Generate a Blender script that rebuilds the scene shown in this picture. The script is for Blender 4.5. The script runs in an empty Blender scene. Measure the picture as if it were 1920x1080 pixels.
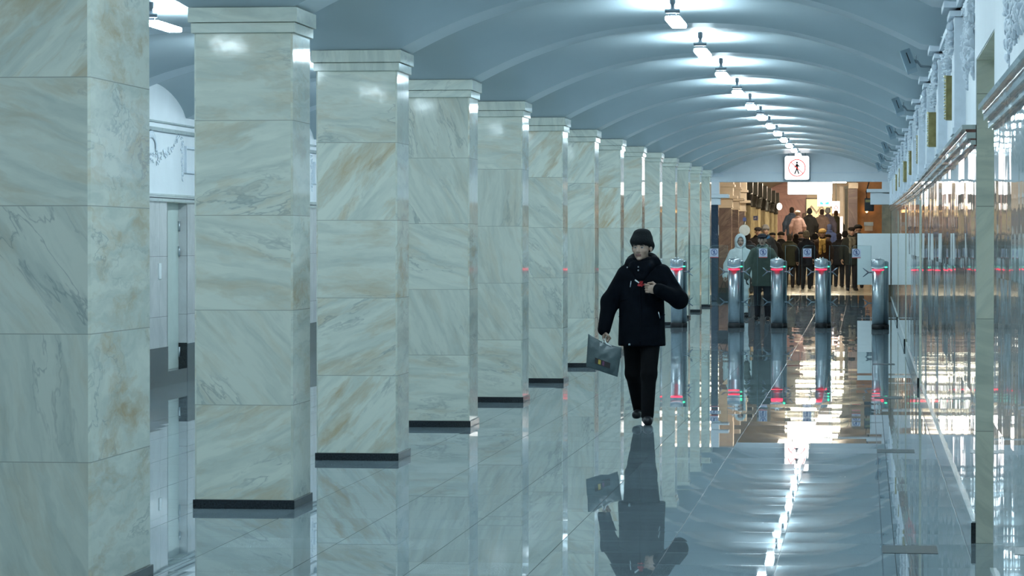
import bpy, bmesh, math, random
import numpy as np
from math import sin, cos, pi, radians, sqrt
from mathutils import Vector, Matrix, Euler
S = bpy.context.scene
C = S.collection
random.seed(7)

# ------------------------------------------------------------------ camera, world, exposure
cam = bpy.data.objects.new('camera', bpy.data.cameras.new('camera')); C.objects.link(cam)
cam.location = (0, 0, 1.66)
cam.rotation_euler = (radians(90 - 0.8414), 0, radians(6.5437))
cam.data.sensor_width = 36.0
cam.data.lens = 36.0 * 5788 / 1920
cam.data.clip_end = 400
S.camera = cam
w = bpy.data.worlds.new('world'); S.world = w; w.use_nodes = True
w.node_tree.nodes['Background'].inputs[0].default_value = (0.30, 0.42, 0.50, 1)
w.node_tree.nodes['Background'].inputs[1].default_value = 0.3
S.view_settings.view_transform = 'Standard'; S.view_settings.look = 'None'
S.view_settings.gamma = 1; S.view_settings.use_curve_mapping = False
S.view_settings.exposure = -0.08
S.cycles.use_denoising = True
S.cycles.max_bounces = 8; S.cycles.diffuse_bounces = 4; S.cycles.glossy_bounces = 5
S.cycles.transparent_max_bounces = 16; S.cycles.transmission_bounces = 4
S.cycles.sample_clamp_indirect = 6.0
S.cycles.caustics_reflective = False; S.cycles.caustics_refractive = False
LAMP = 128.0            # hall lamps
LAMP_COL = (0.70, 0.90, 1.0)
WARM = 95.0            # added fill lamps of the concourse
WARM_COL = (1.0, 0.85, 0.66)

# the long hall rises gently towards its far end
def fz(Y):
    if Y < 30: return 0.0
    if Y < 46: return .006 * (Y - 30) ** 2 / 32
    return .006 * (min(Y, 82) - 38)

# ------------------------------------------------------------------ materials
def nodes_of(name):
    m = bpy.data.materials.new(name); m.use_nodes = True
    nt = m.node_tree
    return m, nt, nt.nodes['Principled BSDF']
def N(nt, t, **kw):
    n = nt.nodes.new(t)
    for k, v in kw.items():
        if k.startswith('i_'):
            key = k[2:]; key = int(key) if key.isdigit() else key
            n.inputs[key].default_value = v
        else: setattr(n, k, v)
    return n
def L(nt, a, b): nt.links.new(a, b)
def math_n(nt, op, a, b=None, c=None):
    n = N(nt, 'ShaderNodeMath', operation=op)
    for i, v in enumerate((a, b, c)):
        if v is None: continue
        if isinstance(v, (int, float)): n.inputs[i].default_value = v
        else: L(nt, v, n.inputs[i])
    return n.outputs[0]
def mix(nt, f, a, b, blend='MIX'):
    n = N(nt, 'ShaderNodeMix', data_type='RGBA', blend_type=blend)
    for i, v in ((0, f), (6, a), (7, b)):
        if isinstance(v, (int, float)): n.inputs[i].default_value = v
        elif isinstance(v, tuple): n.inputs[i].default_value = (*v, 1) if len(v) == 3 else v
        else: L(nt, v, n.inputs[i])
    return n.outputs[2]
def ramp(nt, v, stops):
    n = N(nt, 'ShaderNodeMapRange', clamp=True)
    n.inputs[1].default_value, n.inputs[2].default_value = stops
    L(nt, v, n.inputs[0]); return n.outputs[0]
def noise(nt, vec, scale, detail=3, rough=.5, dist=0.0):
    n = N(nt, 'ShaderNodeTexNoise'); n.inputs['Scale'].default_value = scale
    n.inputs['Detail'].default_value = detail; n.inputs['Roughness'].default_value = rough
    n.inputs['Distortion'].default_value = dist
    if vec is not None: L(nt, vec, n.inputs['Vector'])
    return n
def plain(name, col, rough=.6, metal=0.0, var=0.08, scale=8.0, spec=.5, bump=0.0, bscale=60, coat=0.0, bdist=.01):
    m, nt, b = nodes_of(name)
    tc = N(nt, 'ShaderNodeTexCoord')
    nz = noise(nt, tc.outputs['Object'], scale, 4)
    f = ramp(nt, nz.outputs['Fac'], (.3, .7))
    c = mix(nt, f, tuple(max(0, v * (1 - var)) for v in col), tuple(min(1, v * (1 + var)) for v in col))
    L(nt, c, b.inputs['Base Color'])
    b.inputs['Roughness'].default_value = rough; b.inputs['Metallic'].default_value = metal
    b.inputs['Specular IOR Level'].default_value = spec
    b.inputs['Coat Weight'].default_value = coat
    if bump:
        n2 = noise(nt, tc.outputs['Object'], bscale, 3)
        bp = N(nt, 'ShaderNodeBump'); bp.inputs['Strength'].default_value = bump; bp.inputs['Distance'].default_value = bdist
        L(nt, n2.outputs['Fac'], bp.inputs['Height']); L(nt, bp.outputs[0], b.inputs['Normal'])
    return m
def emit(name, col, strength, base=(.8, .8, .8)):
    m, nt, b = nodes_of(name)
    b.inputs['Base Color'].default_value = (*base, 1)
    b.inputs['Emission Color'].default_value = (*col, 1)
    b.inputs['Emission Strength'].default_value = strength
    return m
def tilt_normal(nt, vec_noise_list):
    """geometry normal + sum of small random vectors; list of (colour socket, strength)"""
    g = N(nt, 'ShaderNodeNewGeometry'); cur = g.outputs['Normal']
    for sock, s in vec_noise_list:
        a = N(nt, 'ShaderNodeVectorMath', operation='SUBTRACT'); L(nt, sock, a.inputs[0]); a.inputs[1].default_value = (.5, .5, .5)
        sc = N(nt, 'ShaderNodeVectorMath', operation='MULTIPLY'); L(nt, a.outputs[0], sc.inputs[0])
        sc.inputs[1].default_value = s if isinstance(s, tuple) else (s, s, s)
        ad = N(nt, 'ShaderNodeVectorMath', operation='ADD'); L(nt, cur, ad.inputs[0]); L(nt, sc.outputs[0], ad.inputs[1]); cur = ad.outputs[0]
    nm = N(nt, 'ShaderNodeVectorMath', operation='NORMALIZE'); L(nt, cur, nm.inputs[0])
    return nm.outputs[0]

def marble(name, base, stain, vein, block=.591, z0=.057, rough=.05, stain_amt=1.0, wav=.0015, jointcol=.55):
    m, nt, b = nodes_of(name)
    tc = N(nt, 'ShaderNodeTexCoord'); oi = N(nt, 'ShaderNodeObjectInfo')
    P = tc.outputs['Object']
    sx = N(nt, 'ShaderNodeSeparateXYZ'); L(nt, P, sx.inputs[0])
    zz = math_n(nt, 'DIVIDE', math_n(nt, 'SUBTRACT', sx.outputs[2], z0), block)
    bi = math_n(nt, 'FLOOR', zz); fr = math_n(nt, 'FRACT', zz)
    g = N(nt, 'ShaderNodeNewGeometry'); sn = N(nt, 'ShaderNodeSeparateXYZ'); L(nt, g.outputs['True Normal'], sn.inputs[0])
    side = math_n(nt, 'GREATER_THAN', math_n(nt, 'ABSOLUTE', sn.outputs[0]), .7)
    cv = N(nt, 'ShaderNodeCombineXYZ'); L(nt, bi, cv.inputs[0]); L(nt, math_n(nt, 'MULTIPLY', oi.outputs['Random'], 97.0), cv.inputs[1]); L(nt, side, cv.inputs[2])
    wn = N(nt, 'ShaderNodeTexWhiteNoise', noise_dimensions='3D'); L(nt, cv.outputs[0], wn.inputs['Vector'])
    off = N(nt, 'ShaderNodeVectorMath', operation='SCALE'); L(nt, wn.outputs['Color'], off.inputs[0]); off.inputs['Scale'].default_value = 40
    ad = N(nt, 'ShaderNodeVectorMath', operation='ADD'); L(nt, P, ad.inputs[0]); L(nt, off.outputs[0], ad.inputs[1])
    rot = N(nt, 'ShaderNodeVectorRotate', rotation_type='Y_AXIS'); L(nt, ad.outputs[0], rot.inputs['Vector'])
    L(nt, math_n(nt, 'MULTIPLY_ADD', wn.outputs['Value'], 2.6, -1.6), rot.inputs['Angle'])
    st = N(nt, 'ShaderNodeVectorMath', operation='MULTIPLY'); L(nt, rot.outputs[0], st.inputs[0]); st.inputs[1].default_value = (1.0, 1.0, 3.6)
    warp = noise(nt, st.outputs[0], 1.3, 4, .6)
    wv = N(nt, 'ShaderNodeVectorMath', operation='MULTIPLY_ADD'); L(nt, warp.outputs['Color'], wv.inputs[0]); wv.inputs[1].default_value = (.9, .9, .9); L(nt, st.outputs[0], wv.inputs[2])
    n1 = noise(nt, wv.outputs[0], 1.7, 6, .62)
    n2 = noise(nt, wv.outputs[0], 2.3, 4, .55, .4)
    s8 = N(nt, 'ShaderNodeVectorMath', operation='MULTIPLY'); L(nt, wv.outputs[0], s8.inputs[0]); s8.inputs[1].default_value = (.8, .8, 1.9)
    n4 = noise(nt, s8.outputs[0], 2.0, 4, .55)
    n3 = noise(nt, wv.outputs[0], .9, 3, .5)
    stain_f = ramp(nt, n1.outputs['Fac'], (.49, .72))
    sw = ramp(nt, wn.outputs['Value'], (.0, 1.0))
    stain_f = math_n(nt, 'MULTIPLY', stain_f, math_n(nt, 'MULTIPLY_ADD', math_n(nt, 'POWER', sw, 2.0), .75 * stain_amt, .35 * stain_amt))
    ridge = math_n(nt, 'ABSOLUTE', math_n(nt, 'SUBTRACT', n2.outputs['Fac'], .5))
    vf = math_n(nt, 'SUBTRACT', 1.0, ramp(nt, ridge, (.0, .035)))
    vf = math_n(nt, 'MULTIPLY', vf, ramp(nt, n3.outputs['Fac'], (.50, .66)))
    c = mix(nt, ramp(nt, n4.outputs['Fac'], (.42, .75)), base, tuple(x * k_ for x, k_ in zip(base, (.72, .76, .78))))
    c = mix(nt, stain_f, c, stain)
    c = mix(nt, math_n(nt, 'MULTIPLY', vf, .52), c, vein)
    v = math_n(nt, 'MULTIPLY_ADD', wn.outputs['Value'], .16, .92)
    vc = N(nt, 'ShaderNodeCombineColor'); [L(nt, v, vc.inputs[i]) for i in range(3)]
    c = mix(nt, 1.0, c, vc.outputs[0], 'MULTIPLY')
    jt = math_n(nt, 'ADD', math_n(nt, 'LESS_THAN', fr, .004), math_n(nt, 'GREATER_THAN', fr, .996))
    c = mix(nt, jt, c, tuple(x * jointcol for x in base))
    L(nt, c, b.inputs['Base Color'])
    b.inputs['Roughness'].default_value = rough; b.inputs['Specular IOR Level'].default_value = .17
    lo = noise(nt, P, 2.2, 2, .4); fi = noise(nt, P, 22, 2, .5)
    L(nt, tilt_normal(nt, [(wn.outputs['Color'], wav), (lo.outputs['Color'], wav * 1.5), (fi.outputs['Color'], .009)]), b.inputs['Normal'])
    return m

M = {}
M['pillar'] = marble('pillar_marble', (.65, .67, .58), (.47, .37, .23), (.18, .22, .23), rough=.055)
M['cap'] = marble('capital_marble', (.64, .67, .59), (.52, .47, .36), (.3, .33, .33), rough=.055, block=50, stain_amt=.5)
M['granite'] = plain('black_granite', (.018, .022, .026), .12, var=.5, scale=90)
M['granite_grey'] = plain('dark_grey_granite', (.035, .045, .06), .10, var=.5, scale=60)
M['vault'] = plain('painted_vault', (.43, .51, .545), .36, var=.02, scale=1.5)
M['stucco'] = plain('white_stucco', (.78, .82, .85), .5, var=.03, scale=3, bump=.15, bscale=30)
M['relief'] = plain('moulded_plaster', (.74, .80, .86), .5, var=.05, scale=20)
M['brass'] = plain('aged_brass', (.27, .23, .10), .32, metal=.75, var=.25, scale=14)
M['bead'] = plain('gilt_beading', (.75, .66, .40), .25, metal=.8, var=.1)
M['groove_tint'] = plain('red_brown_groove_tint', (.16, .07, .06), .12, var=.3, scale=30)  # red-brown strips colour in the warm, dark reflections of the rail grooves
M['steel'] = plain('brushed_steel', (.58, .63, .66), .30, metal=1.0, var=.06, scale=20)
M['steel_dark'] = plain('dark_steel', (.26, .31, .34), .3, metal=.9)
M['black'] = plain('black_rubber', (.01, .01, .012), .5)
M['grey_plastic'] = plain('grey_blue_plastic', (.30, .40, .46), .45)
M['bracket'] = plain('bracket_metal', (.20, .27, .32), .35, metal=.6)
M['white_panel'] = plain('white_laminate', (.84, .88, .88), .35, var=.02)
M['lamp'] = emit('lamp_diffuser', LAMP_COL, LAMP)
M['lamp_metal'] = plain('lamp_fitting_metal', (.30, .34, .38), .4, metal=.5)
M['red_led'] = emit('red_led', (1.0, .02, .06), 4.5, (.3, .02, .03))
M['green_led'] = emit('green_led', (.05, 1.0, .45), 3.0, (.02, .3, .1))
M['sign_lit'] = emit('backlit_sign_white', (1.0, .97, .95), 2.6)
M['sign_hot'] = emit('backlit_board_white', (1.0, .98, .94), 7.0)
M['ink_red'] = plain('sign_red', (.75, .03, .03), .4)
M['ink_red_lit'] = emit('backlit_red', (1.0, .06, .04), .75, (.7, .03, .02))
M['ink_black'] = plain('sign_black', (.02, .015, .015), .5)
M['ink_blue'] = plain('sign_blue', (.06, .10, .30), .4)
M['ink_teal'] = emit('backlit_teal', (.05, .55, .65), .9, (.05, .5, .6))
M['sticker'] = plain('sticker_white', (.70, .72, .85), .4, var=.02)
M['door_paint'] = plain('pale_green_door_paint', (.60, .68, .63), .3, var=.03)
M['tile_jamb'] = marble('jamb_tile', (.70, .70, .60), (.62, .58, .44), (.5, .52, .46), block=.62, z0=.0, rough=.15, stain_amt=.4)
# ---- floor
def floor_mat():
    m, nt, b = nodes_of('polished_granite_floor')
    tc = N(nt, 'ShaderNodeTexCoord'); P = tc.outputs['Object']
    s = N(nt, 'ShaderNodeSeparateXYZ'); L(nt, P, s.inputs[0])
    tx = math_n(nt, 'DIVIDE', math_n(nt, 'ADD', s.outputs[0], .455), .611)
    ty = math_n(nt, 'DIVIDE', s.outputs[1], .611)
    col = math_n(nt, 'FLOOR', tx); row = math_n(nt, 'FLOOR', math_n(nt, 'ADD', ty, math_n(nt, 'MULTIPLY', math_n(nt, 'MODULO', col, 2), .0)))
    cv = N(nt, 'ShaderNodeCombineXYZ'); L(nt, col, cv.inputs[0]); L(nt, row, cv.inputs[1])
    wn = N(nt, 'ShaderNodeTexWhiteNoise', noise_dimensions='3D'); L(nt, cv.outputs[0], wn.inputs['Vector'])
    fx = math_n(nt, 'FRACT', tx); fy = math_n(nt, 'FRACT', ty)
    jx = math_n(nt, 'ADD', math_n(nt, 'LESS_THAN', fx, .0035), math_n(nt, 'GREATER_THAN', fx, .9965))
    jy = math_n(nt, 'ADD', math_n(nt, 'LESS_THAN', fy, .007), math_n(nt, 'GREATER_THAN', fy, .993))
    j = math_n(nt, 'MINIMUM', math_n(nt, 'ADD', jx, math_n(nt, 'MULTIPLY', jy, .5)), 1.0)
    ms = N(nt, 'ShaderNodeVectorMath', operation='MULTIPLY'); L(nt, P, ms.inputs[0]); ms.inputs[1].default_value = (1.2, .5, 1)
    off = N(nt, 'ShaderNodeVectorMath', operation='MULTIPLY_ADD'); L(nt, wn.outputs['Color'], off.inputs[0]); off.inputs[1].default_value = (9, 9, 9); L(nt, ms.outputs[0], off.inputs[2])
    st_ = N(nt, 'ShaderNodeVectorMath', operation='MULTIPLY'); L(nt, off.outputs[0], st_.inputs[0]); st_.inputs[1].default_value = (.5, 3.0, 1)
    n1 = noise(nt, st_.outputs[0], 3.0, 6, .65); n2 = noise(nt, P, 160, 2, .5)
    c = mix(nt, ramp(nt, n1.outputs['Fac'], (.3, .72)), (.155, .215, .25), (.24, .31, .345))
    c = mix(nt, ramp(nt, n2.outputs['Fac'], (.52, .70)), c, (.36, .42, .44))
    v = math_n(nt, 'MULTIPLY_ADD', wn.outputs['Value'], .30, .85)
    vc = N(nt, 'ShaderNodeCombineColor'); [L(nt, v, vc.inputs[i]) for i in range(3)]
    c = mix(nt, 1.0, c, vc.outputs[0], 'MULTIPLY')
    c = mix(nt, j, c, (.015, .018, .02))
    L(nt, c, b.inputs['Base Color'])
    L(nt, math_n(nt, 'MULTIPLY_ADD', j, .25, .012), b.inputs['Roughness'])
    L(nt, math_n(nt, 'MULTIPLY_ADD', j, -.18, .20), b.inputs['Specular IOR Level'])
    b.inputs['IOR'].default_value = 1.52
    lo = noise(nt, P, 1.3, 2, .5)
    L(nt, tilt_normal(nt, [(wn.outputs['Color'], (.0007, .0042, 0)), (lo.outputs['Color'], (.0003, .0012, 0))]), b.inputs['Normal'])
    return m
M['floor'] = floor_mat()
M['floor_warm'] = plain('beige_stone_floor', (.42, .36, .27), .22, var=.15, scale=2)
# ---- polished wall dado of big marble panels with slightly wavy faces
def dado_mat(name, base, amp, rough=.03):
    m, nt, b = nodes_of(name)
    tc = N(nt, 'ShaderNodeTexCoord'); P = tc.outputs['Object']
    s = N(nt, 'ShaderNodeSeparateXYZ'); L(nt, P, s.inputs[0])
    ty = math_n(nt, 'DIVIDE', s.outputs[1], .62); tz = math_n(nt, 'DIVIDE', math_n(nt, 'SUBTRACT', s.outputs[2], .11), .695)
    cv = N(nt, 'ShaderNodeCombineXYZ'); L(nt, math_n(nt, 'FLOOR', ty), cv.inputs[0]); L(nt, math_n(nt, 'FLOOR', tz), cv.inputs[1])
    wn = N(nt, 'ShaderNodeTexWhiteNoise', noise_dimensions='3D'); L(nt, cv.outputs[0], wn.inputs['Vector'])
    fy = math_n(nt, 'FRACT', ty); fzz = math_n(nt, 'FRACT', tz)
    j = math_n(nt, 'MAXIMUM', math_n(nt, 'LESS_THAN', fy, .008), math_n(nt, 'LESS_THAN', fzz, .007))
    off = N(nt, 'ShaderNodeVectorMath', operation='MULTIPLY_ADD'); L(nt, wn.outputs['Color'], off.inputs[0]); off.inputs[1].default_value = (9, 9, 9); L(nt, P, off.inputs[2])
    n1 = noise(nt, off.outputs[0], 2.4, 6, .65, .6)
    c = mix(nt, ramp(nt, n1.outputs['Fac'], (.35, .7)), base, tuple(x * .8 for x in base))
    c = mix(nt, j, c, tuple(x * .4 for x in base))
    L(nt, c, b.inputs['Base Color']); b.inputs['Roughness'].default_value = rough; b.inputs['IOR'].default_value = 1.52
    st = N(nt, 'ShaderNodeVectorMath', operation='MULTIPLY'); L(nt, P, st.inputs[0]); st.inputs[1].default_value = (0, 1, .55)
    lo = noise(nt, st.outputs[0], 5.5, 2, .5)
    L(nt, tilt_normal(nt, [(wn.outputs['Color'], (0, amp * .9, amp * .5)), (lo.outputs['Color'], (0, amp * 1.4, amp * .8))]), b.inputs['Normal'])
    return m
M['dado'] = dado_mat('polished_dado_marble', (.60, .66, .64), .016)
M['dado_left'] = dado_mat('pale_pink_dado_tile', (.68, .68, .68), .002, .12)
def glass_mat(name, tint, edge=False):
    m = bpy.data.materials.new(name); m.use_nodes = True; nt = m.node_tree; nt.nodes.clear()
    o = N(nt, 'ShaderNodeOutputMaterial'); t = N(nt, 'ShaderNodeBsdfTransparent'); g = N(nt, 'ShaderNodeBsdfGlossy')
    t.inputs[0].default_value = (*tint, 1); g.inputs['Roughness'].default_value = .02; g.inputs['Color'].default_value = (.8, .95, 1, 1)
    fr = N(nt, 'ShaderNodeFresnel'); fr.inputs[0].default_value = 1.45
    mx = N(nt, 'ShaderNodeMixShader'); L(nt, fr.outputs[0], mx.inputs[0]); L(nt, t.outputs[0], mx.inputs[1]); L(nt, g.outputs[0], mx.inputs[2])
    L(nt, mx.outputs[0], o.inputs[0]); return m
M['glass'] = glass_mat('gate_glass', (.93, .965, .965))
M['glass_edge'] = plain('glass_edge', (.20, .30, .32), .2)

# ------------------------------------------------------------------ mesh building
class MB:
    def __init__(s): s.v = []; s.f = []; s.m = []; s.sm = []
    def add(s, vs, fs, mi=0, smooth=False):
        o = len(s.v); s.v += [tuple(map(float, p)) for p in vs]
        for f in fs: s.f.append(tuple(o + i for i in f)); s.m.append(mi); s.sm.append(smooth)
        return s
    def box(s, x0, x1, y0, y1, z0, z1, mi=0, bev=0.0):
        if bev:
            bm = bmesh.new(); bmesh.ops.create_cube(bm, size=1)
            for v in bm.verts: v.co = ((x0 + x1) / 2 + v.co.x * (x1 - x0), (y0 + y1) / 2 + v.co.y * (y1 - y0), (z0 + z1) / 2 + v.co.z * (z1 - z0))
            bmesh.ops.bevel(bm, geom=bm.edges[:], offset=bev, segments=2, affect='EDGES', profile=.5)
            bm.verts.index_update()
            s.add([v.co[:] for v in bm.verts], [[v.index for v in f.verts] for f in bm.faces], mi); bm.free(); return s
        v = [(x, y, z) for x in (x0, x1) for y in (y0, y1) for z in (z0, z1)]
        return s.add(v, [(0, 1, 3, 2), (4, 6, 7, 5), (0, 4, 5, 1), (2, 3, 7, 6), (0, 2, 6, 4), (1, 5, 7, 3)], mi)
    def rev(s, prof, c=(0, 0, 0), n=24, mi=0, axis='z', smooth=True, sy=1.0):
        """prof: list of (r, h)"""
        vs = []; fs = []
        for r, h in prof:
            for k in range(n):
                a = 2 * pi * k / n; p = (r * cos(a), r * sin(a) * sy, h)
                if axis == 'y': p = (p[0], p[2], p[1])
                if axis == 'x': p = (p[2], p[0], p[1])
                vs.append((p[0] + c[0], p[1] + c[1], p[2] + c[2]))
        for i in range(len(prof) - 1):
            for k in range(n):
                k2 = (k + 1) % n; fs.append((i * n + k, i * n + k2, (i + 1) * n + k2, (i + 1) * n + k))
        s.add(vs, fs, mi, smooth)
        o = len(s.v) - len(vs)
        s.f.append(tuple(o + k for k in range(n))[::-1]); s.m.append(mi); s.sm.append(False)
        s.f.append(tuple(o + (len(prof) - 1) * n + k for k in range(n))); s.m.append(mi); s.sm.append(False)
        return s
    def tube(s, pts, r, n=10, mi=0, flat=1.0):
        pts = [Vector(p) for p in pts]; rs = r if isinstance(r, (list, tuple)) else [r] * len(pts)
        vs = []; fs = []
        up = Vector((0, 0, 1))
        for i, p in enumerate(pts):
            d = (pts[min(i + 1, len(pts) - 1)] - pts[max(i - 1, 0)]).normalized()
            a = d.cross(up); a = a.normalized() if a.length > 1e-3 else Vector((1, 0, 0)); b = a.cross(d)
            for k in range(n):
                t = 2 * pi * k / n; vs.append(p + (a * cos(t) + b * sin(t) * flat) * rs[i])
        for i in range(len(pts) - 1):
            for k in range(n):
                k2 = (k + 1) % n; fs.append((i * n + k, i * n + k2, (i + 1) * n + k2, (i + 1) * n + k))
        fs.append(tuple(range(n))[::-1]); fs.append(tuple((len(pts) - 1) * n + k for k in range(n)))
        return s.add(vs, fs, mi, True)
    def prism(s, poly, y0, y1, mi=0, plane='xz'):
        """poly in x,z extruded along y (plane 'xz'); in y,z extruded along x ('yz'); in x,y along z ('xy')"""
        n = len(poly)
        def mk(a, b, t): return (a, t, b) if plane == 'xz' else ((t, a, b) if plane == 'yz' else (a, b, t))
        vs = [mk(a, b, y0) for a, b in poly] + [mk(a, b, y1) for a, b in poly]
        fs = [tuple(range(n)), tuple(range(n, 2 * n))[::-1]] + [(i, i + n, (i + 1) % n + n, (i + 1) % n) for i in range(n)]
        return s.add(vs, fs, mi)
    def ell(s, c, r, n=12, m_=8, mi=0, rot=None):
        vs = []; fs = []
        for i in range(m_ + 1):
            t = pi * i / m_
            for k in range(n):
                a = 2 * pi * k / n; p = Vector((r[0] * sin(t) * cos(a), r[1] * sin(t) * sin(a), r[2] * cos(t)))
                if rot: p.rotate(rot)
                vs.append(p + Vector(c))
        for i in range(m_):
            for k in range(n):
                k2 = (k + 1) % n; fs.append((i * n + k, (i + 1) * n + k, (i + 1) * n + k2, i * n + k2))
        return s.add(vs, fs, mi, True)
    def xform(s, mat):
        s.v = [tuple(mat @ Vector(p)) for p in s.v]; return s
    def mesh(s, name, mats):
        me = bpy.data.meshes.new(name); me.from_pydata(s.v, [], s.f); me.validate(clean_customdata=False)
        for m in (mats if isinstance(mats, (list, tuple)) else [mats]): me.materials.append(m)
        if len(me.polygons) == len(s.f):
            me.polygons.foreach_set('material_index', s.m); me.polygons.foreach_set('use_smooth', s.sm)
        bm = bmesh.new(); bm.from_mesh(me); bmesh.ops.recalc_face_normals(bm, faces=bm.faces); bm.to_mesh(me); bm.free()
        me.update(); return me
    def build(s, name, mats, parent=None, loc=None):
        o = bpy.data.objects.new(name, s.mesh(name, mats)); C.objects.link(o)
        if parent is not None: o.parent = parent
        if loc: o.location = loc
        return o
def tag(o, label=None, cat=None, group=None, kind=None):
    if label: o['label'] = label
    if cat: o['category'] = cat
    if group: o['group'] = group
    if kind: o['kind'] = kind
    return o
def empty(name, loc=(0, 0, 0), rz=0.0, label=None, cat=None, group=None, kind=None):
    o = bpy.data.objects.new(name, None); C.objects.link(o); o.location = loc; o.rotation_euler = (0, 0, rz)
    o.empty_display_size = .1
    return tag(o, label, cat, group, kind)
def copy_tree(o, parent=None):
    c = o.copy(); C.objects.link(c)
    if parent is not None: c.parent = parent
    for ch in list(o.children): copy_tree(ch, c)
    return c
def structure(o): o['kind'] = 'structure'; return o

# ------------------------------------------------------------------ the hall: floor, vault, walls
PITCH = 4.3
def pillar_y(n): return 18.9 + PITCH * (n - 2)       # front face of pillar n, n = 2 .. 14
YEND = 75.7; Y0 = -8.0; XR = .6; XL = -8.05
def rows(a, b, step):
    n = max(1, int(math.ceil((b - a) / step))); return [a + (b - a) * i / n for i in range(n + 1)]
mb = MB(); ys = rows(Y0, 82.3, 1.0)
vs = []; fs = []
for y in ys: vs += [(XL - .3, y, fz(y)), (XR + .6, y, fz(y))]
for i in range(len(ys) - 1): fs.append((2 * i, 2 * i + 1, 2 * i + 3, 2 * i + 2))
mb.add(vs, fs); structure(mb.build('floor', M['floor']))

def rib_z(X):
    if X > -3.53: u = (X + 1.55) / 1.98
    elif X < -4.2: u = (X + 6.12) / 1.93
    else: return 3.125
    u = min(1, abs(u)); return 3.125 + .49 * (1 - u ** 2.2)
def mid_z(X):
    if X > -3.86: u = (X + 1.6) / 2.2
    else: u = (X + 6.0) / 2.15
    u = min(1, abs(u)); return 3.46 + .235 * (1 - u ** 2)
def vault_z(X, t): return rib_z(X) + (mid_z(X) - rib_z(X)) * (max(0, 1 - (2 * t - 1) ** 2)) ** .75
xs = sorted(set([round(v, 3) for v in rows(XL - .1, -4.2, .12) + rows(-4.2, -3.53, .2) + rows(-3.53, XR + .1, .1)]))
mb = MB()
def patch(yy, zf, mi=0):
    vs = [(x, y, zf(x, y) + fz(y)) for y in yy for x in xs]; n = len(xs); fs = []
    for i in range(len(yy) - 1):
        for k in range(n - 1): fs.append((i * n + k, i * n + k + 1, (i + 1) * n + k + 1, (i + 1) * n + k))
    mb.add(vs, fs, mi, True)
k0 = -4
ya = pillar_y(k0)
for n in range(k0, 16):
    a = pillar_y(n); bnd = min(a + .64, YEND + .1)
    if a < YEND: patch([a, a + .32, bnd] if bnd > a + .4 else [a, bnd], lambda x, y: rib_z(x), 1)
    b0, b1 = a + .64, a + PITCH
    if b0 < YEND:
        yy = [y for y in rows(b0, b1, .14)]
        yy = [y for y in yy if y <= YEND + .1]
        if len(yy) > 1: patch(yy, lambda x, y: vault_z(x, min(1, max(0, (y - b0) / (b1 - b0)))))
M['vault_rib_lit'] = plain('vault_rib_lit_tint', (.66, .74, .79), .36, var=.02, scale=1.5)  # ribs coloured lighter than the bays to imitate their catching more lamp light
structure(mb.build('ceiling', [M['vault'], M['vault_rib_lit']]))

# ---- right wall: polished dado, rail, stucco above with pilasters and reliefs
OPEN_R = [(14.75, 17.2, 2.67), (33.9, 35.4, 2.14), (46.6, 48.0, 2.14), (57.9, 59.4, 2.14)]
wall_r = empty('wall_right', (0, 0, 0), kind='structure')
def strip(mb, x, ya, yb, za, zb, mi=0):
    """vertical quad strip in plane X = x following the floor's rise"""
    yy = rows(ya, yb, 2.0); vs = []
    for y in yy: vs += [(x, y, za + fz(y)), (x, y, zb + fz(y))]
    mb.add(vs, [(2 * i, 2 * i + 1, 2 * i + 3, 2 * i + 2) for i in range(len(yy) - 1)], mi)
def beam(mb, x0, x1, ya, yb, za, zb, mi=0):
    """box running along Y that follows the floor's rise"""
    yy = rows(ya, yb, 2.0); vs = []; fs = []
    for y in yy: vs += [(x0, y, za + fz(y)), (x1, y, za + fz(y)), (x1, y, zb + fz(y)), (x0, y, zb + fz(y))]
    for i in range(len(yy) - 1):
        for k in range(4): fs.append((4 * i + k, 4 * i + (k + 1) % 4, 4 * i + 4 + (k + 1) % 4, 4 * i + 4 + k))
    n = 4 * (len(yy) - 1); fs += [(0, 1, 2, 3), (n, n + 1, n + 2, n + 3)]
    mb.add(vs, fs, mi)
segs = []; cur = Y0
for a, b, t in OPEN_R: segs.append((cur, a)); cur = b
segs.append((cur, 82.3))
d = MB(); pl = MB()
for a, b in segs:
    beam(d, XR, XR + .3, a, b, .0, 2.2)
    beam(pl, XR - .012, XR + .3, a, b, .0, .112)
    beam(pl, XR - .016, XR + .2, a, b, .112, .122, 1)
for a, b, t in OPEN_R[1:]: beam(d, XR, XR + .3, a, b, t, 2.2)
d.build('dado', M['dado'], wall_r)
M['plinth'] = plain('polished_plinth_stone', (.17, .23, .26), .05, var=.25, scale=30)
M['plinth_edge'] = plain('plinth_top_bead', (.62, .70, .72), .15)
pl.build('plinth', [M['plinth'], M['plinth_edge']], wall_r)
pe = MB()
for a, b, t in OPEN_R:
    pe.box(XR - .022, XR + .02, b - .004, b + .012, fz(b), fz(b) + .114)
pe.build('plinth_end', M['granite'], wall_r)
ra = MB()
for a, b in ((Y0, 14.75), (17.2, 82.2)):
    beam(ra, XR - .075, XR + .1, a, b, 2.285, 2.31)
    beam(ra, XR - .055, XR + .1, a, b, 2.268, 2.285, 1)
    beam(ra, XR - .05, XR + .1, a, b, 2.235, 2.268)
    beam(ra, XR - .03, XR + .1, a, b, 2.225, 2.235, 1)
    beam(ra, XR - .028, XR + .1, a, b, 2.200, 2.225)
    beam(ra, XR - .010, XR + .1, a, b, 2.192, 2.200, 1)
M['rail'] = dado_mat('polished_rail_marble', (.62, .68, .67), .010)
ra.build('dado_rail', [M['rail'], M['groove_tint']], wall_r)
up = MB()
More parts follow.
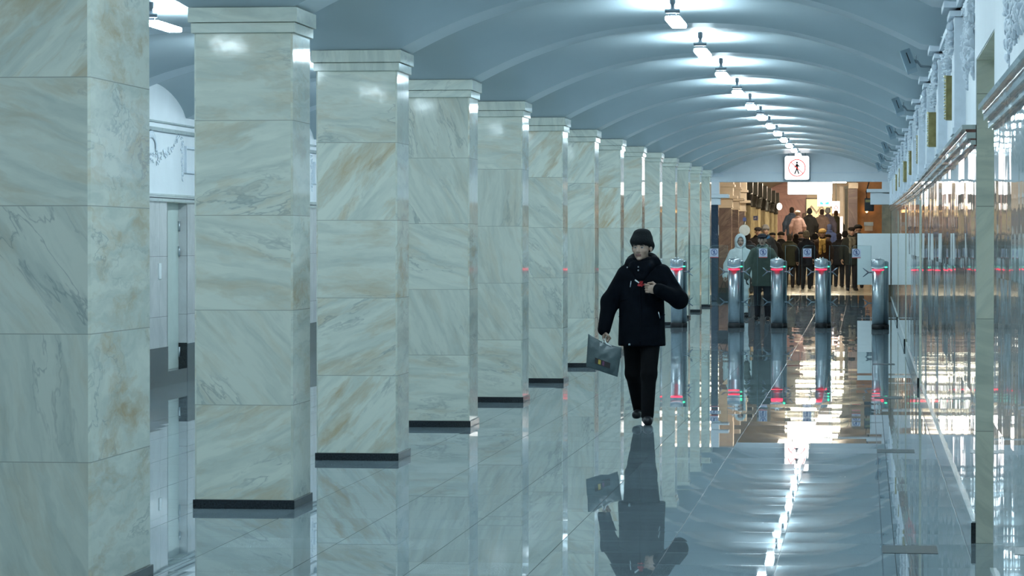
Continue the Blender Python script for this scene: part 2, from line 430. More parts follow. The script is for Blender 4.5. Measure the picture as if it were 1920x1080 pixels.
for a, b, zb in ((Y0, 14.75, 2.2), (14.75, 17.2, 2.67), (17.2, 82.2, 2.2)): beam(up, XR, XR + .3, a, b, zb, 3.75)
up.build('upper_wall', M['stucco'], wall_r)
co = MB()
for (x0, za, zb) in ((XR - .06, 3.085, 3.13), (XR - .03, 3.035, 3.07)): beam(co, x0, XR + .05, 17.4, 82.2, za, zb)
co.build('cornice', M['relief'], wall_r)
# recesses behind the wall openings
for a, b, t in OPEN_R:
    r = MB(); z0 = fz(a) - .02
    r.box(XR + .004, XR + .6, b - .006, b + .25, z0, fz(b) + t - .004); r.box(XR + .004, XR + .6, a - .25, a + .006, z0, fz(a) + t - .004)
    r.box(XR + .27, XR + .6, a, b, z0, fz(a) + t, 0); r.box(XR + .004, XR + .6, a, b, fz(a) + t - .006, fz(a) + t + .05)
    r.build('recess', M['tile_jamb'], wall_r)
# pilasters with impost blocks on the bay lines, and the moulded garlands between them
def leafblob(mb, c, r, rnd):
    e = Euler((rnd.uniform(0, 3), rnd.uniform(0, 3), rnd.uniform(0, 3)))
    mb.ell(c, (r * rnd.uniform(.3, .5), r * rnd.uniform(.7, 1.2), r * rnd.uniform(.4, .8)), 8, 6, 0, e)
def garland_mesh(sgn, up_=0.0):
    rnd = random.Random(5); g = MB()
    for k in range(150):                      # swag hanging between two pilasters
        t = rnd.random(); y = -1.5 + 3.0 * t; z = 2.62 + .34 * (2 * t - 1) ** 2 + rnd.uniform(-.06, .06) * (1.3 - abs(2 * t - 1))
        leafblob(g, (sgn * rnd.uniform(0, .03), y, z), rnd.uniform(.020, .042), rnd)
    for yc in (-1.62, 1.62):                 # pendants
        for k in range(60):
            z = rnd.uniform(2.42, 2.93); leafblob(g, (sgn * rnd.uniform(0, .02), yc + rnd.uniform(-.09, .09) * (z - 2.3) * 1.6, z), rnd.uniform(.016, .034), rnd)
    for k in range(26):                      # centre shell above the swag
        a = pi * k / 25; g.ell((sgn * .025, .26 * cos(a), 2.74 + .17 * sin(a)), (.025, .035, .05), 6, 4, 0, Euler((-(a - pi / 2), 0, 0)))
    if up_:
        for k in range(330):
            leafblob(g, (sgn * rnd.uniform(0, .04), rnd.uniform(-1.7, 1.7), rnd.uniform(2.52, 2.80)), rnd.uniform(.018, .042), rnd)
    g.v = [(x * (1.1 if up_ else .4), y, z + up_) for x, y, z in g.v]
    return g.mesh('relief', M['relief'])
gm_r = garland_mesh(-1, .22); gm_l = garland_mesh(1)
pm = MB()
pm.box(-.07, .02, -.24, .24, 2.32, 3.035, 0, .006)
pm.box(-.08, .02, -.26, .26, 2.32, 2.36, 0, .004)
pm.box(-.10, .02, -.275, .275, 3.035, 3.07, 0, .004); pm.box(-.135, .02, -.30, .30, 3.085, 3.13, 0, .004)
pm.box(-.125, .02, -.30, .30, 3.135, 3.42, 0, .006)
rnd = random.Random(3)
for k in range(60): leafblob(pm, (-.07 - rnd.uniform(0, .025), rnd.uniform(-.2, .2), rnd.uniform(2.83, 3.02)), rnd.uniform(.018, .036), rnd)
pmesh = pm.mesh('pilaster', M['relief'])
for n in range(2, 15):
    y = pillar_y(n) + .32
    if y > 75.5: break
    o = bpy.data.objects.new('pilaster', pmesh); C.objects.link(o); o.parent = wall_r; o.location = (XR, y, fz(y))
    y2 = y + PITCH / 2
    if n >= 3:
        o = bpy.data.objects.new('relief', gm_r); C.objects.link(o); o.parent = wall_r; o.location = (XR, y2, fz(y2) + 1.0); o.scale = (1, 1, .68)
o = bpy.data.objects.new('relief', gm_r); C.objects.link(o); o.parent = wall_r; o.location = (XR, 21.1, 1.0); o.scale = (1, 1, .68)
o = bpy.data.objects.new('relief', gm_r); C.objects.link(o); o.parent = wall_r; o.location = (XR, 17.95, .2); o.scale = (.7, .32, .9)
o = bpy.data.objects.new('relief', gm_r); C.objects.link(o); o.parent = wall_r; o.location = (XR, 12.2, .0); o.scale = (.45, .6, .9)
# dark stone inserts in the floor border
for (ya, yb) in ((16.6, 17.02), (24.55, 24.95), (33.0, 33.5), (41.6, 42.0)):
    t = MB(); t.box(.09, .385, ya, yb, fz(ya), fz(yb) + .002); structure(t.build('trim_1', plain('floor_insert', (.07, .085, .085), .25, var=.3, scale=12) if 'ins' not in M else M['ins'])); M.setdefault('ins', bpy.data.materials['floor_insert'])
bl = MB(); yy = rows(Y0, 82, 2.0); vs = []
for y in yy: vs += [(.086, y, fz(y) + .0012), (.092, y, fz(y) + .0012)]
bl.add(vs, [(2 * i, 2 * i + 1, 2 * i + 3, 2 * i + 2) for i in range(len(yy) - 1)]); structure(bl.build('trim_2', M['granite_grey']))

# ---- left wall beyond the pillars
wall_l = empty('wall_left', (0, 0, 0), kind='structure')
DL = (35.12, 36.14)
lw = MB(); lp = MB(); lu = MB(); lr_ = MB()
for a, b in ((Y0, DL[0]), (DL[1], YEND)):
    beam(lw, XL - .3, XL, a, b, .45, 2.13); beam(lp, XL - .3, XL + .006, a, b, 0, .45)
beam(lp, XL - .3, XL + .004, DL[0], DL[1], 0, .16)
beam(lu, XL - .3, XL, Y0, YEND, 2.2, 3.75)
beam(lr_, XL - .1, XL + .05, Y0, YEND, 2.175, 2.215); beam(lr_, XL - .1, XL + .03, Y0, YEND, 2.13, 2.165); beam(lr_, XL - .1, XL + .04, Y0, YEND, 2.93, 2.97); beam(lr_, XL - .1, XL + .025, Y0, YEND, 3.03, 3.05)
lw.build('dado', M['dado_left'], wall_l); lp.build('plinth', M['granite_grey'], wall_l); lu.build('upper_wall', M['stucco'], wall_l); lr_.build('dado_rail', M['rail'], wall_l)
for n in range(3, 14):
    y = pillar_y(n) + .32
    o = bpy.data.objects.new('relief', gm_l); C.objects.link(o); o.parent = wall_l; o.location = (XL, y + PITCH / 2, fz(y) - .02)
    fr = MB(); yy0, yy1 = y - .42, y + .42
    for q in ((yy0, yy0 + .03, 2.48, 2.8), (yy1 - .03, yy1, 2.48, 2.8), (yy0 + .031, yy1 - .031, 2.48, 2.51), (yy0 + .031, yy1 - .031, 2.77, 2.8)): fr.box(0, .03, q[0] - y, q[1] - y, q[2], q[3])
    fr.build('panel_moulding', M['relief'], wall_l, (XL, y, fz(y)))
# service door in the left wall
dz = fz(35.6)
door = empty('door_1', (XL, 35.63, dz), kind='structure')
q = MB(); q.box(-.14, -.10, -.51, .51, .16, 2.12, 0, .004); q.build('door_leaf', M['door_paint'], door)
q = MB(); q.box(-.3, 0, .512, .53, .16, 2.13, 0); q.box(-.3, 0, -.53, -.512, .16, 2.13, 0); q.box(-.3, 0, -.53, .53, 2.12, 2.14, 0); q.build('door_frame', M['tile_jamb'], door)
q = MB(); q.box(-.1, 0.002, .505, .514, .16, .46); q.build('frame_foot', M['granite'], door)
for z in (.35, 1.55, 1.85):
    q = MB(); q.rev([(.014, z - .06), (.014, z + .06)], (-.09, .49, 0), 10); q.build('hinge', M['steel'], door)
q = MB(); q.ell((-.08, -.38, 1.14), (.02, .02, .02)); q.build('lock', M['black'], door)
q = MB(); q.box(-.1, -.096, -.36, -.33, 1.75, 1.98); q.box(-.1, -.096, -.36, -.335, 1.66, 1.70); q.build('blue_notice', M['ink_blue'], door)
o = MB(); o.box(0, .012, -.06, .06, -.09, .09, 0, .003); o.build('safety_notice', M['white_panel'], None, (XL, 34.7, 1.33 + fz(34.7)))
tag(bpy.data.objects['safety_notice'], 'small white notice on the far wall beside the pale door', 'notice')

# ---- the wall that closes the hall, with the wide opening to the concourse
we = empty('wall_far', (0, 0, 0), kind='structure')
e = MB(); xs2 = sorted(set(xs + [-3.6, .40]))
zE = fz(YEND)
def below(x): return 2.92 if -3.6 < x < .40 else 0
for x0, x1 in zip(xs2[:-1], xs2[1:]):
    xm = (x0 + x1) / 2; zb = below(xm)
    e.add([(x0, YEND, zE + zb), (x1, YEND, zE + zb), (x1, YEND, zE + rib_z(x1) + .06), (x0, YEND, zE + rib_z(x0) + .06)], [(0, 1, 2, 3)])
e.box(-3.6, .40, YEND + .002, YEND + .45, zE + 2.92, zE + 3.4)
e.build('lintel', M['stucco'], we)
e = MB(); e.box(-3.9, .6, YEND - .035, YEND, zE + 3.13, zE + 3.15); e.box(-3.9, .6, YEND - .02, YEND, zE + 2.92, zE + 2.96)
e.box(-3.9, -3.48, YEND - .06, YEND + .4, zE + 3.16, zE + 3.24, 0, .01); e.box(-3.9, -3.47, YEND - .05, YEND + .4, zE + 3.05, zE + 3.13)
e.build('cornice', M['relief'], we)
M['blue_marble'] = marble('dark_blue_grey_marble', (.035, .055, .085), (.07, .08, .10), (.2, .22, .25), block=.8, rough=.06)
M['brown_shaft'] = plain('brown_stone_shaft', (.26, .20, .13), .15, var=.3, scale=5)
for (a, b, nm) in ((-3.9, -3.6, 0), (.38, .6, 1)):
    e = MB()
    e.box(a, b + (0.02 if nm == 0 else 0), YEND - .03, YEND + .42, zE + 2.62, zE + 2.92, 0, .01)
    e.box(a, b + (.26 if nm == 0 else 0), YEND - .10, YEND + .48, zE + 2.53, zE + 2.62, 0, .01) if nm == 0 else e.box(a - .37, b, YEND - .10, YEND + .48, zE + 2.66, zE + 2.74, 0, .01)
    e.box(a - (.28 if nm else 0), b + (.05 if nm == 0 else 0), YEND - .03, YEND + .42, zE + 2.36, zE + (2.66 if nm else 2.53), 0, .01)
    e.build('pier_capital', M['stucco'], we)
    e = MB(); e.box(a, b, YEND - .01, YEND + .4, zE, zE + 2.36, 0, .01); e.build('pier_shaft', M['blue_marble'] if nm == 0 else M['brown_shaft'], we)
wb = MB(); wb.box(XL - .3, XR + .6, Y0 - .2, Y0, 0, 3.8); structure(wb.build('wall_back', M['stucco']))

# ------------------------------------------------------------------ marble pillars
def make_pillar(depth):
    r = empty('marble_pillar')
    q = MB(); q.box(-.645, 0, 0, depth + .02, 0, .057, 0, .004); q.build('plinth', M['granite'], r)
    q = MB()
    ch = .012; x0, x1, y0, y1 = -.635, -.012, .012, depth + .008
    poly = [(x0 + ch, y0), (x1 - ch, y0), (x1, y0 + ch), (x1, y1 - ch), (x1 - ch, y1), (x0 + ch, y1), (x0, y1 - ch), (x0, y0 + ch)]
    q.prism(poly, .057, 2.965, 0, 'xy'); q.build('shaft', M['pillar'], r)
    q = MB(); q.box(-.652, .006, -.006, depth + .026, 2.965, 3.028, 0, .004); q.box(-.668, .022, -.022, depth + .042, 3.03, 3.122, 0, .004); q.build('capital', M['cap'], r)
    return r
ORD = ['', 'first', 'second', 'third', 'fourth', 'fifth', 'sixth', 'seventh', 'eighth', 'ninth', 'tenth', 'eleventh', 'twelfth', 'thirteenth', 'fourteenth']
r1 = make_pillar(1.2); r1.location = (-3.53, 13.86, 0)
tag(r1, 'broadest marble pillar, closest to the viewer, cut off by the picture edge', 'pillar', 'pale marble pillars along the hall', 'thing')
p0 = make_pillar(.62)
for n in range(2, 15):
    r = p0 if n == 2 else copy_tree(p0)
    r.location = (-3.53, pillar_y(n), fz(pillar_y(n)))
    lab = {2: 'square marble pillar standing just behind the broad closest one, black plinth',
           7: 'square marble pillar directly behind the bag in the walking man\'s hand',
           14: 'last and farthest square marble pillar of the row, next to the far opening'}.get(n, 'square pale marble pillar, %s in the row counted from the closest' % ORD[n])
    tag(r, lab, 'pillar', 'pale marble pillars along the hall', 'thing')

# ------------------------------------------------------------------ ceiling lamps
def make_lamp():
    r = empty('ceiling_lamp')
    q = MB(); q.rev([(.035, .0), (.035, .012), (.016, .02), (.016, .05), (.024, .06), (.026, .10), (.018, .13), (.018, .24)], (0, 0, 0), 14); q.build('stem', M['lamp_metal'], r)
    q = MB(); q.rev([(.012, -.062), (.018, -.058), (.018, .058), (.012, .062)], (0, -.03, -.005), 10, 0, 'x'); q.box(-.010, .010, -.02, .10, -.012, .004, 0); q.box(-.03, .03, .005, .03, -.04, 0); q.box(-.01, .01, .08, .10, -.04, 0); q.build('bracket', M['lamp_metal'], r)
    q = MB(); q.box(-.065, .065, .01, .92, -.082, -.040, 0, .014); q.build('diffuser', M['lamp'], r)
    return r
l0 = make_lamp(); li = 0
for k in range(-5, 12):
    y = 25.65 + PITCH * k
    r = l0 if li == 0 else copy_tree(l0); li += 1
    r.location = (-1.6, y, 3.585 + fz(y))
    if k >= 0:
        lab = {0: 'lit ceiling lamp closest to the viewer, at the top edge above the hall', 11: 'farthest lit ceiling lamp, just above the no-walking sign'}.get(k, 'lit box lamp under the vault, %s of the row counted from the closest' % ORD[k + 1])
    else: lab = 'lit box lamp under the vault of the near hall, behind the frame edge'
    tag(r, lab, 'lamp', 'lamps along the main vault' if k >= 0 else 'lamps out of view over the near hall')
for k in range(-4, 12):
    y = 25.65 + PITCH * k
    r = copy_tree(l0); r.location = (-6.02, y, 3.585 + fz(y))
    lab = 'lit box lamp of the side aisle, seen through the gap behind the broad pillar' if k == 0 else 'lit box lamp of the side aisle behind the pillars'
    tag(r, lab, 'lamp', 'lamps along the side aisle' if k else None)

# ------------------------------------------------------------------ brass plaques on the right wall
q0 = None
for i, y in enumerate((21.1, 27.0, 32.9, 38.85, 44.75, 50.7, 56.6, 62.5)):
    if q0 is None:
        q0 = empty('brass_plaque')
        q = MB(); q.box(-.065, 0, 0, .12, 0, .30, 0, .003); q.build('plate', M['brass'], q0)
        q = MB()
        for k in range(14): q.ell((-.070, .004, .012 + k * .0212), (.009, .009, .009), 8, 6)
        for k in range(6): q.ell((-.070, .004 + k * .0221, .296), (.009, .009, .009), 8, 6)
        q.build('beading', M['bead'], q0); r = q0
    else: r = copy_tree(q0)
    r.location = (XR, y, 2.49 + fz(y))
    tag(r, ['brass plaque with beaded edge on the stucco wall, closest to the doorway'][0] if i == 0 else 'beaded brass plaque on the stucco wall, %s along from the near doorway' % ORD[i + 1], 'plaque', 'brass plaques on the stucco wall')
# ------------------------------------------------------------------ box floodlights on the cornice
f0 = None
for i, (y, x) in enumerate(((25.6, .345), (34.2, .345), (42.8, .335), (51.4, .31), (60.0, .29), (68.6, .27))):
    if f0 is None:
        f0 = empty('wall_floodlight')
        q = MB(); q.box(-.045, .045, -.06, .06, -.09, .09, 0, .008); o = q.build('housing', M['grey_plastic'], f0); o.rotation_euler = (radians(-18), radians(-20), 0)
        q2 = MB(); q2.box(.0, .008, -.064, -.058, -.045, .055); q2.build('slot', M['black'], o)
        q = MB(); q.tube([(.03, 0, .01), (.07, .0, .0), (.10, 0, -.04), (.19, 0, -.05)], .011); q.box(.055, .065, -.02, .02, -.02, .05); q.build('arm', M['steel_dark'], f0); r = f0
    else: r = copy_tree(f0)
    r.location = (x, y, 3.15 + fz(y))
    tag(r, 'grey box floodlight on a short arm below the vault, closest one' if i == 0 else 'grey box floodlight on the cornice, %s of its row counted from the closest' % ORD[i + 1], 'floodlight', 'box floodlights along the cornice')

# ------------------------------------------------------------------ ticket gates
def walking_figure(mb, cx, cz, h, y, mi, t=.002):
    """flat pictogram of a walking person of height h centred on cx, cz in the plane y"""
    s = h / 10
    mb.rev([(.9 * s, 0), (.9 * s, t)], (cx, y, cz + 4.2 * s), 12, mi, 'y', False)
    def limb(ax, az, bx, bz, w):
        d = Vector((bx - ax, 0, bz - az)).normalized(); nx, nz = -d.z * w * s, d.x * w * s
        mb.prism([(cx + ax * s + nx, cz + az * s + nz), (cx + bx * s + nx, cz + bz * s + nz), (cx + bx * s - nx, cz + bz * s - nz), (cx + ax * s - nx, cz + az * s - nz)], y, y + t, mi)
    limb(0, 3.2, 0, -.6, .95); limb(0, 2.7, -2.1, .4, .45); limb(0, 2.7, 2.0, 1.0, .45)
    limb(0, -.4, -1.9, -5, .55); limb(0, -.4, 1.5, -5, .55)
def ringp(mb, cx, cz, r0, r1, y0, y1, mi, n=36):
    vs = []; fs = []
    for k in range(n):
        a = 2 * pi * k / n
        for (r, y) in ((r0, y0), (r1, y0), (r1, y1), (r0, y1)): vs.append((cx + r * cos(a), y, cz + r * sin(a)))
    for k in range(n):
        k2 = (k + 1) % n
        for j in range(4): fs.append((4 * k + j, 4 * k + (j + 1) % 4, 4 * k2 + (j + 1) % 4, 4 * k2 + j))
    mb.add(vs, fs, mi)
def leaf_poly(x0, x1, z0, z1, inner, r=.10):
    """glass leaf outline with a big rounded top corner on its inner (free) side"""
    pts = [(x0, z0), (x1, z0)]
    arc = [(cos(a) * r, sin(a) * r) for a in [pi / 2 * k / 6 for k in range(7)]]
    if inner == 'r': pts += [(x1 - r + c, z1 - r + s_) for c, s_ in arc] + [(x0, z1 + .0)]
    else: pts += [(x1, z1)] + [(x0 + r - s_, z1 - r + c) for s_, c in [(sin(pi / 2 * k / 6) * r, cos(pi / 2 * k / 6) * r) for k in range(7)]]
    return pts
def make_gate(x, y, left, right, label, rear=(.095, .16)):
    z = fz(y); r = empty('ticket_gate', (x, y, z), 0, label, 'ticket gate', 'steel ticket gates across the hall')
    q = MB(); q.rev([(.108, 0), (.112, .01), (.112, .08), (.106, .088)], (0, .11, 0), 32); q.rev([(.09, 0), (.092, .08)], (rear[0], rear[1] + .11, 0), 24); q.build('base_ring', M['black'], r)
    q = MB(); q.rev([(.105, .08), (.105, 1.052)], (0, .11, 0), 40); q.build('post', M['steel'], r)
    q = MB(); q.rev([(.104, 1.058), (.1065, 1.060), (.1065, 1.071), (.104, 1.073)], (0, .11, 0), 40); q.build('light_ring', M['red_led'], r)
    q = MB(); q.rev([(.082, .06), (.082, 1.18), (.078, 1.21), (.05, 1.225)], (rear[0], rear[1] + .11, 0), 30); q.build('rear_post', M['steel_dark'], r)
    q = MB(); q.rev([(.105, 1.078), (.108, 1.10), (.118, 1.13), (.120, 1.235), (.112, 1.25), (.07, 1.262)], (0, .11, 0), 36)
    h = q.build('reader_head', M['steel'], r)
    q = MB()                                           # sloped reader panel with its bright lower lip
    nn = 12; vs = []
    for k in range(nn + 1):
        a = -pi / 2 + (k / nn - .5) * 2.3; rr = .124
        lo = 1.115 - .028 * cos((k / nn - .5) * pi)
        vs += [(rr * cos(a), .11 + rr * sin(a), lo), (rr * cos(a), .11 + rr * sin(a) + .012, 1.225)]
    q.add(vs, [(2 * k, 2 * k + 2, 2 * k + 3, 2 * k + 1) for k in range(nn)], 0, True)
    q.build('reader_panel', M['grey_plastic'], h)
    q = MB(); q.tube([(.124 * cos(-pi / 2 + (k / nn - .5) * 2.3), .11 + .124 * sin(-pi / 2 + (k / nn - .5) * 2.3) - .002, 1.118 - .028 * cos((k / nn - .5) * pi)) for k in range(nn + 1)], .012, 8)
    q.tube([(.123 * cos(-pi / 2 + (k / nn - .5) * 2.3), .122 + .123 * sin(-pi / 2 + (k / nn - .5) * 2.3), 1.227) for k in range(nn + 1)], .007, 8); q.build('reader_lip', M['white_panel'], h)
    for dx in (-.02, .03):
        q = MB(); q.rev([(.014, 1.255), (.014, 1.278), (.009, 1.285)], (dx, .09, 0), 10); q.build('peg', M['white_panel'], h)
    q = MB(); q.box(rear[0] + .012, rear[0] + .060, rear[1] + .023, rear[1] + .040, 1.105, 1.125, 0, .003); q.build('indicator', M['green_led'], r)
    for sgn, rng in ((-1, left), (1, right)):
        if rng is None: continue
        for zz in (1.02, .47):
            q = MB(); base = sgn * .10 if sgn < 0 else .13; j = base + sgn * .08
            q.tube([(base, .12, zz), (j, .12, zz)], .014, 10)
            for dzz in (1, -1): q.tube([(j - sgn * .012, .12, zz), (j + sgn * .085, .12, zz + dzz * .078)], [.014, .007], 8)
            q.build('glass_bracket', M['bracket'], r)
        x0, x1, lz, top = rng
        q = MB(); pts = leaf_poly(x0, x1, lz, top, 'r' if sgn > 0 else 'l'); q.prism(pts, .135, .147)
        o = q.build('glass_leaf', M['glass'], r)
        e_ = MB(); e_.tube([(a, .141, b) for a, b in pts + pts[:1]], .0035, 6); e_.build('glass_edge', M['glass_edge'], o)
        if sgn < 0:
            q = MB(); s0 = x0 + .02; q.box(s0, s0 + .155, .128, .132, 1.29, 1.445)
            ringp(q, s0 + .0775, 1.378, .050, .059, .125, .128, 1); walking_figure(q, s0 + .0775, 1.378, .085, .125, 1)
            q.prism([(s0 + .0775 - .045, 1.415), (s0 + .0775 - .038, 1.42), (s0 + .0775 + .045, 1.34), (s0 + .0775 + .038, 1.335)], .1245, .1265, 1)
            q.box(s0, s0 + .155, .127, .132, 1.278, 1.288, 2); q.build('sticker', [M['sticker'], M['ink_blue'], M['ink_red']], o)
    return r
make_gate(-3.44, 56.3, None, (.15, .58, .41, 1.50), 'steel ticket gate post beside the walking man\'s shoulder')
make_gate(-2.39, 56.2, (-.46, -.12, .41, 1.50), (.15, .42, .41, 1.50), 'steel ticket gate post in front of the woman in white')
make_gate(-1.61, 56.2, (-.35, -.12, .41, 1.50), (.15, .40, .41, 1.50), 'steel ticket gate post beside the man in the olive coat')
make_gate(-.81, 56.2, (-.35, -.12, .41, 1.50), (.15, .51, .41, 1.50), 'steel ticket gate post under the bright hanging board')
make_gate(.21, 55.6, (-.48, -.12, .41, 1.50), None, 'steel ticket gate post against the polished wall', (.11, .10))
# white board standing out from the wall beyond the gates
q = empty('white_board', (0, 75.1, fz(75.1)), 0, 'large white board standing out from the polished wall beyond the gates', 'board')
b_ = MB(); b_.box(-.21, .585, 0, .05, .42, 1.66, 0, .005); b_.build('panel', M['white_panel'], q)
b_ = MB(); b_.box(.3, .34, .05, .09, 0, 1.6); b_.box(.5, .54, .05, .09, 0, 1.6); b_.build('support', M['steel_dark'], q)

# ------------------------------------------------------------------ hanging signs
YS = 75.45; zs = fz(YS)
YS = 75.45
sg = empty('no_walking_sign', (-1.675, YS, zs + 3.255), 0, 'square backlit white sign with a crossed-out walking figure in a red ring', 'sign')
def rrect(w_, h_, r, n=6):
    p = []
    for cx, cz, a0 in ((w_ - r, h_ - r, 0), (-w_ + r, h_ - r, 90), (-w_ + r, -h_ + r, 180), (w_ - r, -h_ + r, 270)):
        for k in range(n + 1): a = radians(a0 + 90 * k / n); p.append((cx + r * cos(a), cz + r * sin(a)))
    return p
q = MB(); q.prism(rrect(.30, .295, .05), 0, .12); q.build('case', M['grey_plastic'], sg)
q = MB(); q.prism(rrect(.292, .287, .046), -.008, 0); q.build('lit_face', M['sign_lit'], sg)
q = MB(); ringp(q, 0, 0, .190, .212, -.013, -.008, 0, 48)
q.prism([(-.150, .128), (-.136, .142), (.150, -.128), (.136, -.142)], -.016, -.0125, 0); q.build('red_ring', M['ink_red_lit'], sg)
q = MB(); walking_figure(q, 0, .0, .30, -.0122, 0, .004); q.build('figure', M['ink_black'], sg)
for dx in (-.2, .2):
    q = MB(); q.rev([(.008, .29), (.008, .365)], (dx, .06, 0), 8); q.build('hanger', M['lamp_metal'], sg)
YB = 80.0; zb = fz(YB)
sb = empty('hanging_board', (-1.44, YB, zb + 2.83), 0, 'wide glowing white board hanging in the opening to the concourse', 'sign')
q = MB(); q.prism(rrect(.575, .18, .03), 0, .15); q.build('case', M['grey_plastic'], sb)
q = MB(); q.prism(rrect(.57, .176, .028), -.01, 0); q.build('lit_face', M['sign_hot'], sb)
for dx in (-.45, .45):
    q = MB(); q.rev([(.012, .17), (.012, 1.52)], (dx, .08, 0), 8); q.build('hanger', M['lamp_metal'], sb)
YB2 = 88.0
s2 = empty('exit_board', (-1.17, YB2, .264 + 2.53), 0, 'small white lit board with teal lettering under the glowing board', 'sign')
q = MB(); q.box(-.205, .205, 0, .10, -.10, .30, 0, .008); q.build('case', M['sign_lit'], s2)
q = MB()
for (a, b, c, d_) in ((-.13, -.075, -.045, .02), (-.075, -.04, -.045, .0), (-.02, .0, -.045, -.025), (.02, .06, -.045, .005), (.06, .12, -.045, .02)): q.box(a, b, -.006, 0, c, d_)
q.box(-.13, .12, -.005, 0, -.052, -.046); q.build('lettering', M['ink_teal'], s2)
for dx in (-.15, .15):
    q = MB(); q.rev([(.01, .3), (.01, 1.78)], (dx, .05, 0), 8); q.build('hanger', M['lamp_metal'], s2)


# ------------------------------------------------------------------ implicit-surface bodies
def ss(a, b, k):
    h = np.clip(.5 + .5 * (b - a) / k, 0, 1); return b * (1 - h) + a * h - k * h * (1 - h)
def prim(p, X, Y, Z):
    t = p[0]
    if t == 'c':                       # tapered capsule, optional y scale
        a, b, ra, rb = np.array(p[1], float), np.array(p[2], float), p[3], p[4]
        sy = p[5] if len(p) > 5 else 1.0
        px, py, pz = X - a[0], (Y - a[1]) * sy, Z - a[2]
        d = b - a; d = d * np.array([1, sy, 1]); dd = max(d @ d, 1e-9)
        t_ = np.clip((px * d[0] + py * d[1] + pz * d[2]) / dd, 0, 1)
        return (np.sqrt((px - t_ * d[0]) ** 2 + (py - t_ * d[1]) ** 2 + (pz - t_ * d[2]) ** 2) - (ra + (rb - ra) * t_)) / max(1, sy ** .5)
    if t == 'e':                       # ellipsoid, optional rotation matrix
        c, r = p[1], p[2]; px, py, pz = X - c[0], Y - c[1], Z - c[2]
        if len(p) > 3 and p[3] is not None:
            R = p[3]; px, py, pz = (R[0][0] * px + R[1][0] * py + R[2][0] * pz, R[0][1] * px + R[1][1] * py + R[2][1] * pz, R[0][2] * px + R[1][2] * py + R[2][2] * pz)
        k0 = np.sqrt((px / r[0]) ** 2 + (py / r[1]) ** 2 + (pz / r[2]) ** 2)
        k1 = np.sqrt((px / r[0] ** 2) ** 2 + (py / r[1] ** 2) ** 2 + (pz / r[2] ** 2) ** 2) + 1e-9
        return k0 * (k0 - 1) / k1
    if t == 't':                       # torus round the z axis, tilt by slope sy in y
        c, R_, r_, ys = p[1], p[2], p[3], p[4]; tl = p[5] if len(p) > 5 else 0
        q = np.sqrt((X - c[0]) ** 2 + ((Y - c[1]) * ys) ** 2) - R_
        return np.sqrt(q ** 2 + (Z - c[2] - tl * (Y - c[1])) ** 2) - r_
def sdf_mesh(prims, res, k=.03, cut=None, cuts=None):
    """surface-nets mesh of the smooth union of prims; ('-', prim, k) subtracts; cut = z floor"""
    pts = []
    for p in prims:
        q = p[1] if p[0] == '-' else p
        if p[0] == '-': continue
        if q[0] == 'c': r = max(q[3], q[4]); pts += [np.array(q[1]) - r, np.array(q[1]) + r, np.array(q[2]) - r, np.array(q[2]) + r]
        elif q[0] == 'e': r = max(q[2]); r = np.array([r, r, r]) if len(q) > 3 else np.array(q[2]); pts += [np.array(q[1]) - r, np.array(q[1]) + r]
        else: r = q[2] + q[3]; pts += [np.array(q[1]) - r, np.array(q[1]) + r]
    lo = np.min(pts, 0) - 3 * res; hi = np.max(pts, 0) + 3 * res
    if cut is not None: lo[2] = max(lo[2], cut - 3 * res)
    n = np.ceil((hi - lo) / res).astype(int) + 1
    ax = [lo[i] + res * np.arange(n[i]) for i in range(3)]
    X, Y, Z = np.meshgrid(*ax, indexing='ij')
    D = None
    for p in prims:
        if p[0] == '-': D = -ss(-D, prim(p[1], X, Y, Z), p[2])
        else:
            q = prim(p, X, Y, Z); D = q if D is None else ss(D, q, k)
    if cut is not None: D = np.maximum(D, cut - Z)
    for (nx, ny, nz, off) in (cuts or []): D = np.maximum(D, nx * X + ny * Y + nz * Z - off)
    ins = D < 0
    c8 = [(i, j, l) for i in (0, 1) for j in (0, 1) for l in (0, 1)]
    sh = tuple(n - 1)
    def cn(A, i, j, l): return A[i:i + sh[0], j:j + sh[1], l:l + sh[2]]
    cnt = sum(cn(ins, *c).astype(int) for c in c8)
    act = (cnt > 0) & (cnt < 8)
    idx = -np.ones(sh, int); cells = np.argwhere(act); idx[act] = np.arange(len(cells))
    acc = np.zeros((len(cells), 3)); num = np.zeros(len(cells))
    ci, cj, cl = cells.T
    for a in c8:
        for d in range(3):
            if a[d]: continue
            b = list(a); b[d] = 1
            va = D[ci + a[0], cj + a[1], cl + a[2]]; vb = D[ci + b[0], cj + b[1], cl + b[2]]
            m = (va < 0) != (vb < 0); t = np.where(m, va / np.where(m, va - vb, 1), 0)
            pos = np.array(a, float)[None, :].repeat(len(cells), 0); pos[:, d] += t
            acc[m] += pos[m]; num[m] += 1
    V = lo + res * (cells + acc / num[:, None])
    F = []
    for d in range(3):
        a_, b_ = (d + 1) % 3, (d + 2) % 3
        s0 = [slice(None)] * 3; s1 = [slice(None)] * 3; s0[d] = slice(0, -1); s1[d] = slice(1, None)
        A = ins[tuple(s0)]; B = ins[tuple(s1)]
        e = np.argwhere(A != B)
        ok = (e[:, a_] > 0) & (e[:, b_] > 0) & (e[:, a_] < n[a_] - 1) & (e[:, b_] < n[b_] - 1); e = e[ok]
        if not len(e): continue
        def g(da, db):
            q = e.copy(); q[:, a_] -= da; q[:, b_] -= db; return idx[q[:, 0], q[:, 1], q[:, 2]]
        qd = np.stack([g(1, 1), g(0, 1), g(0, 0), g(1, 0)], 1)
        fl = ~A[tuple(e.T)]; qd[fl] = qd[fl][:, ::-1]
        F.append(qd)
    return V, np.concatenate(F)
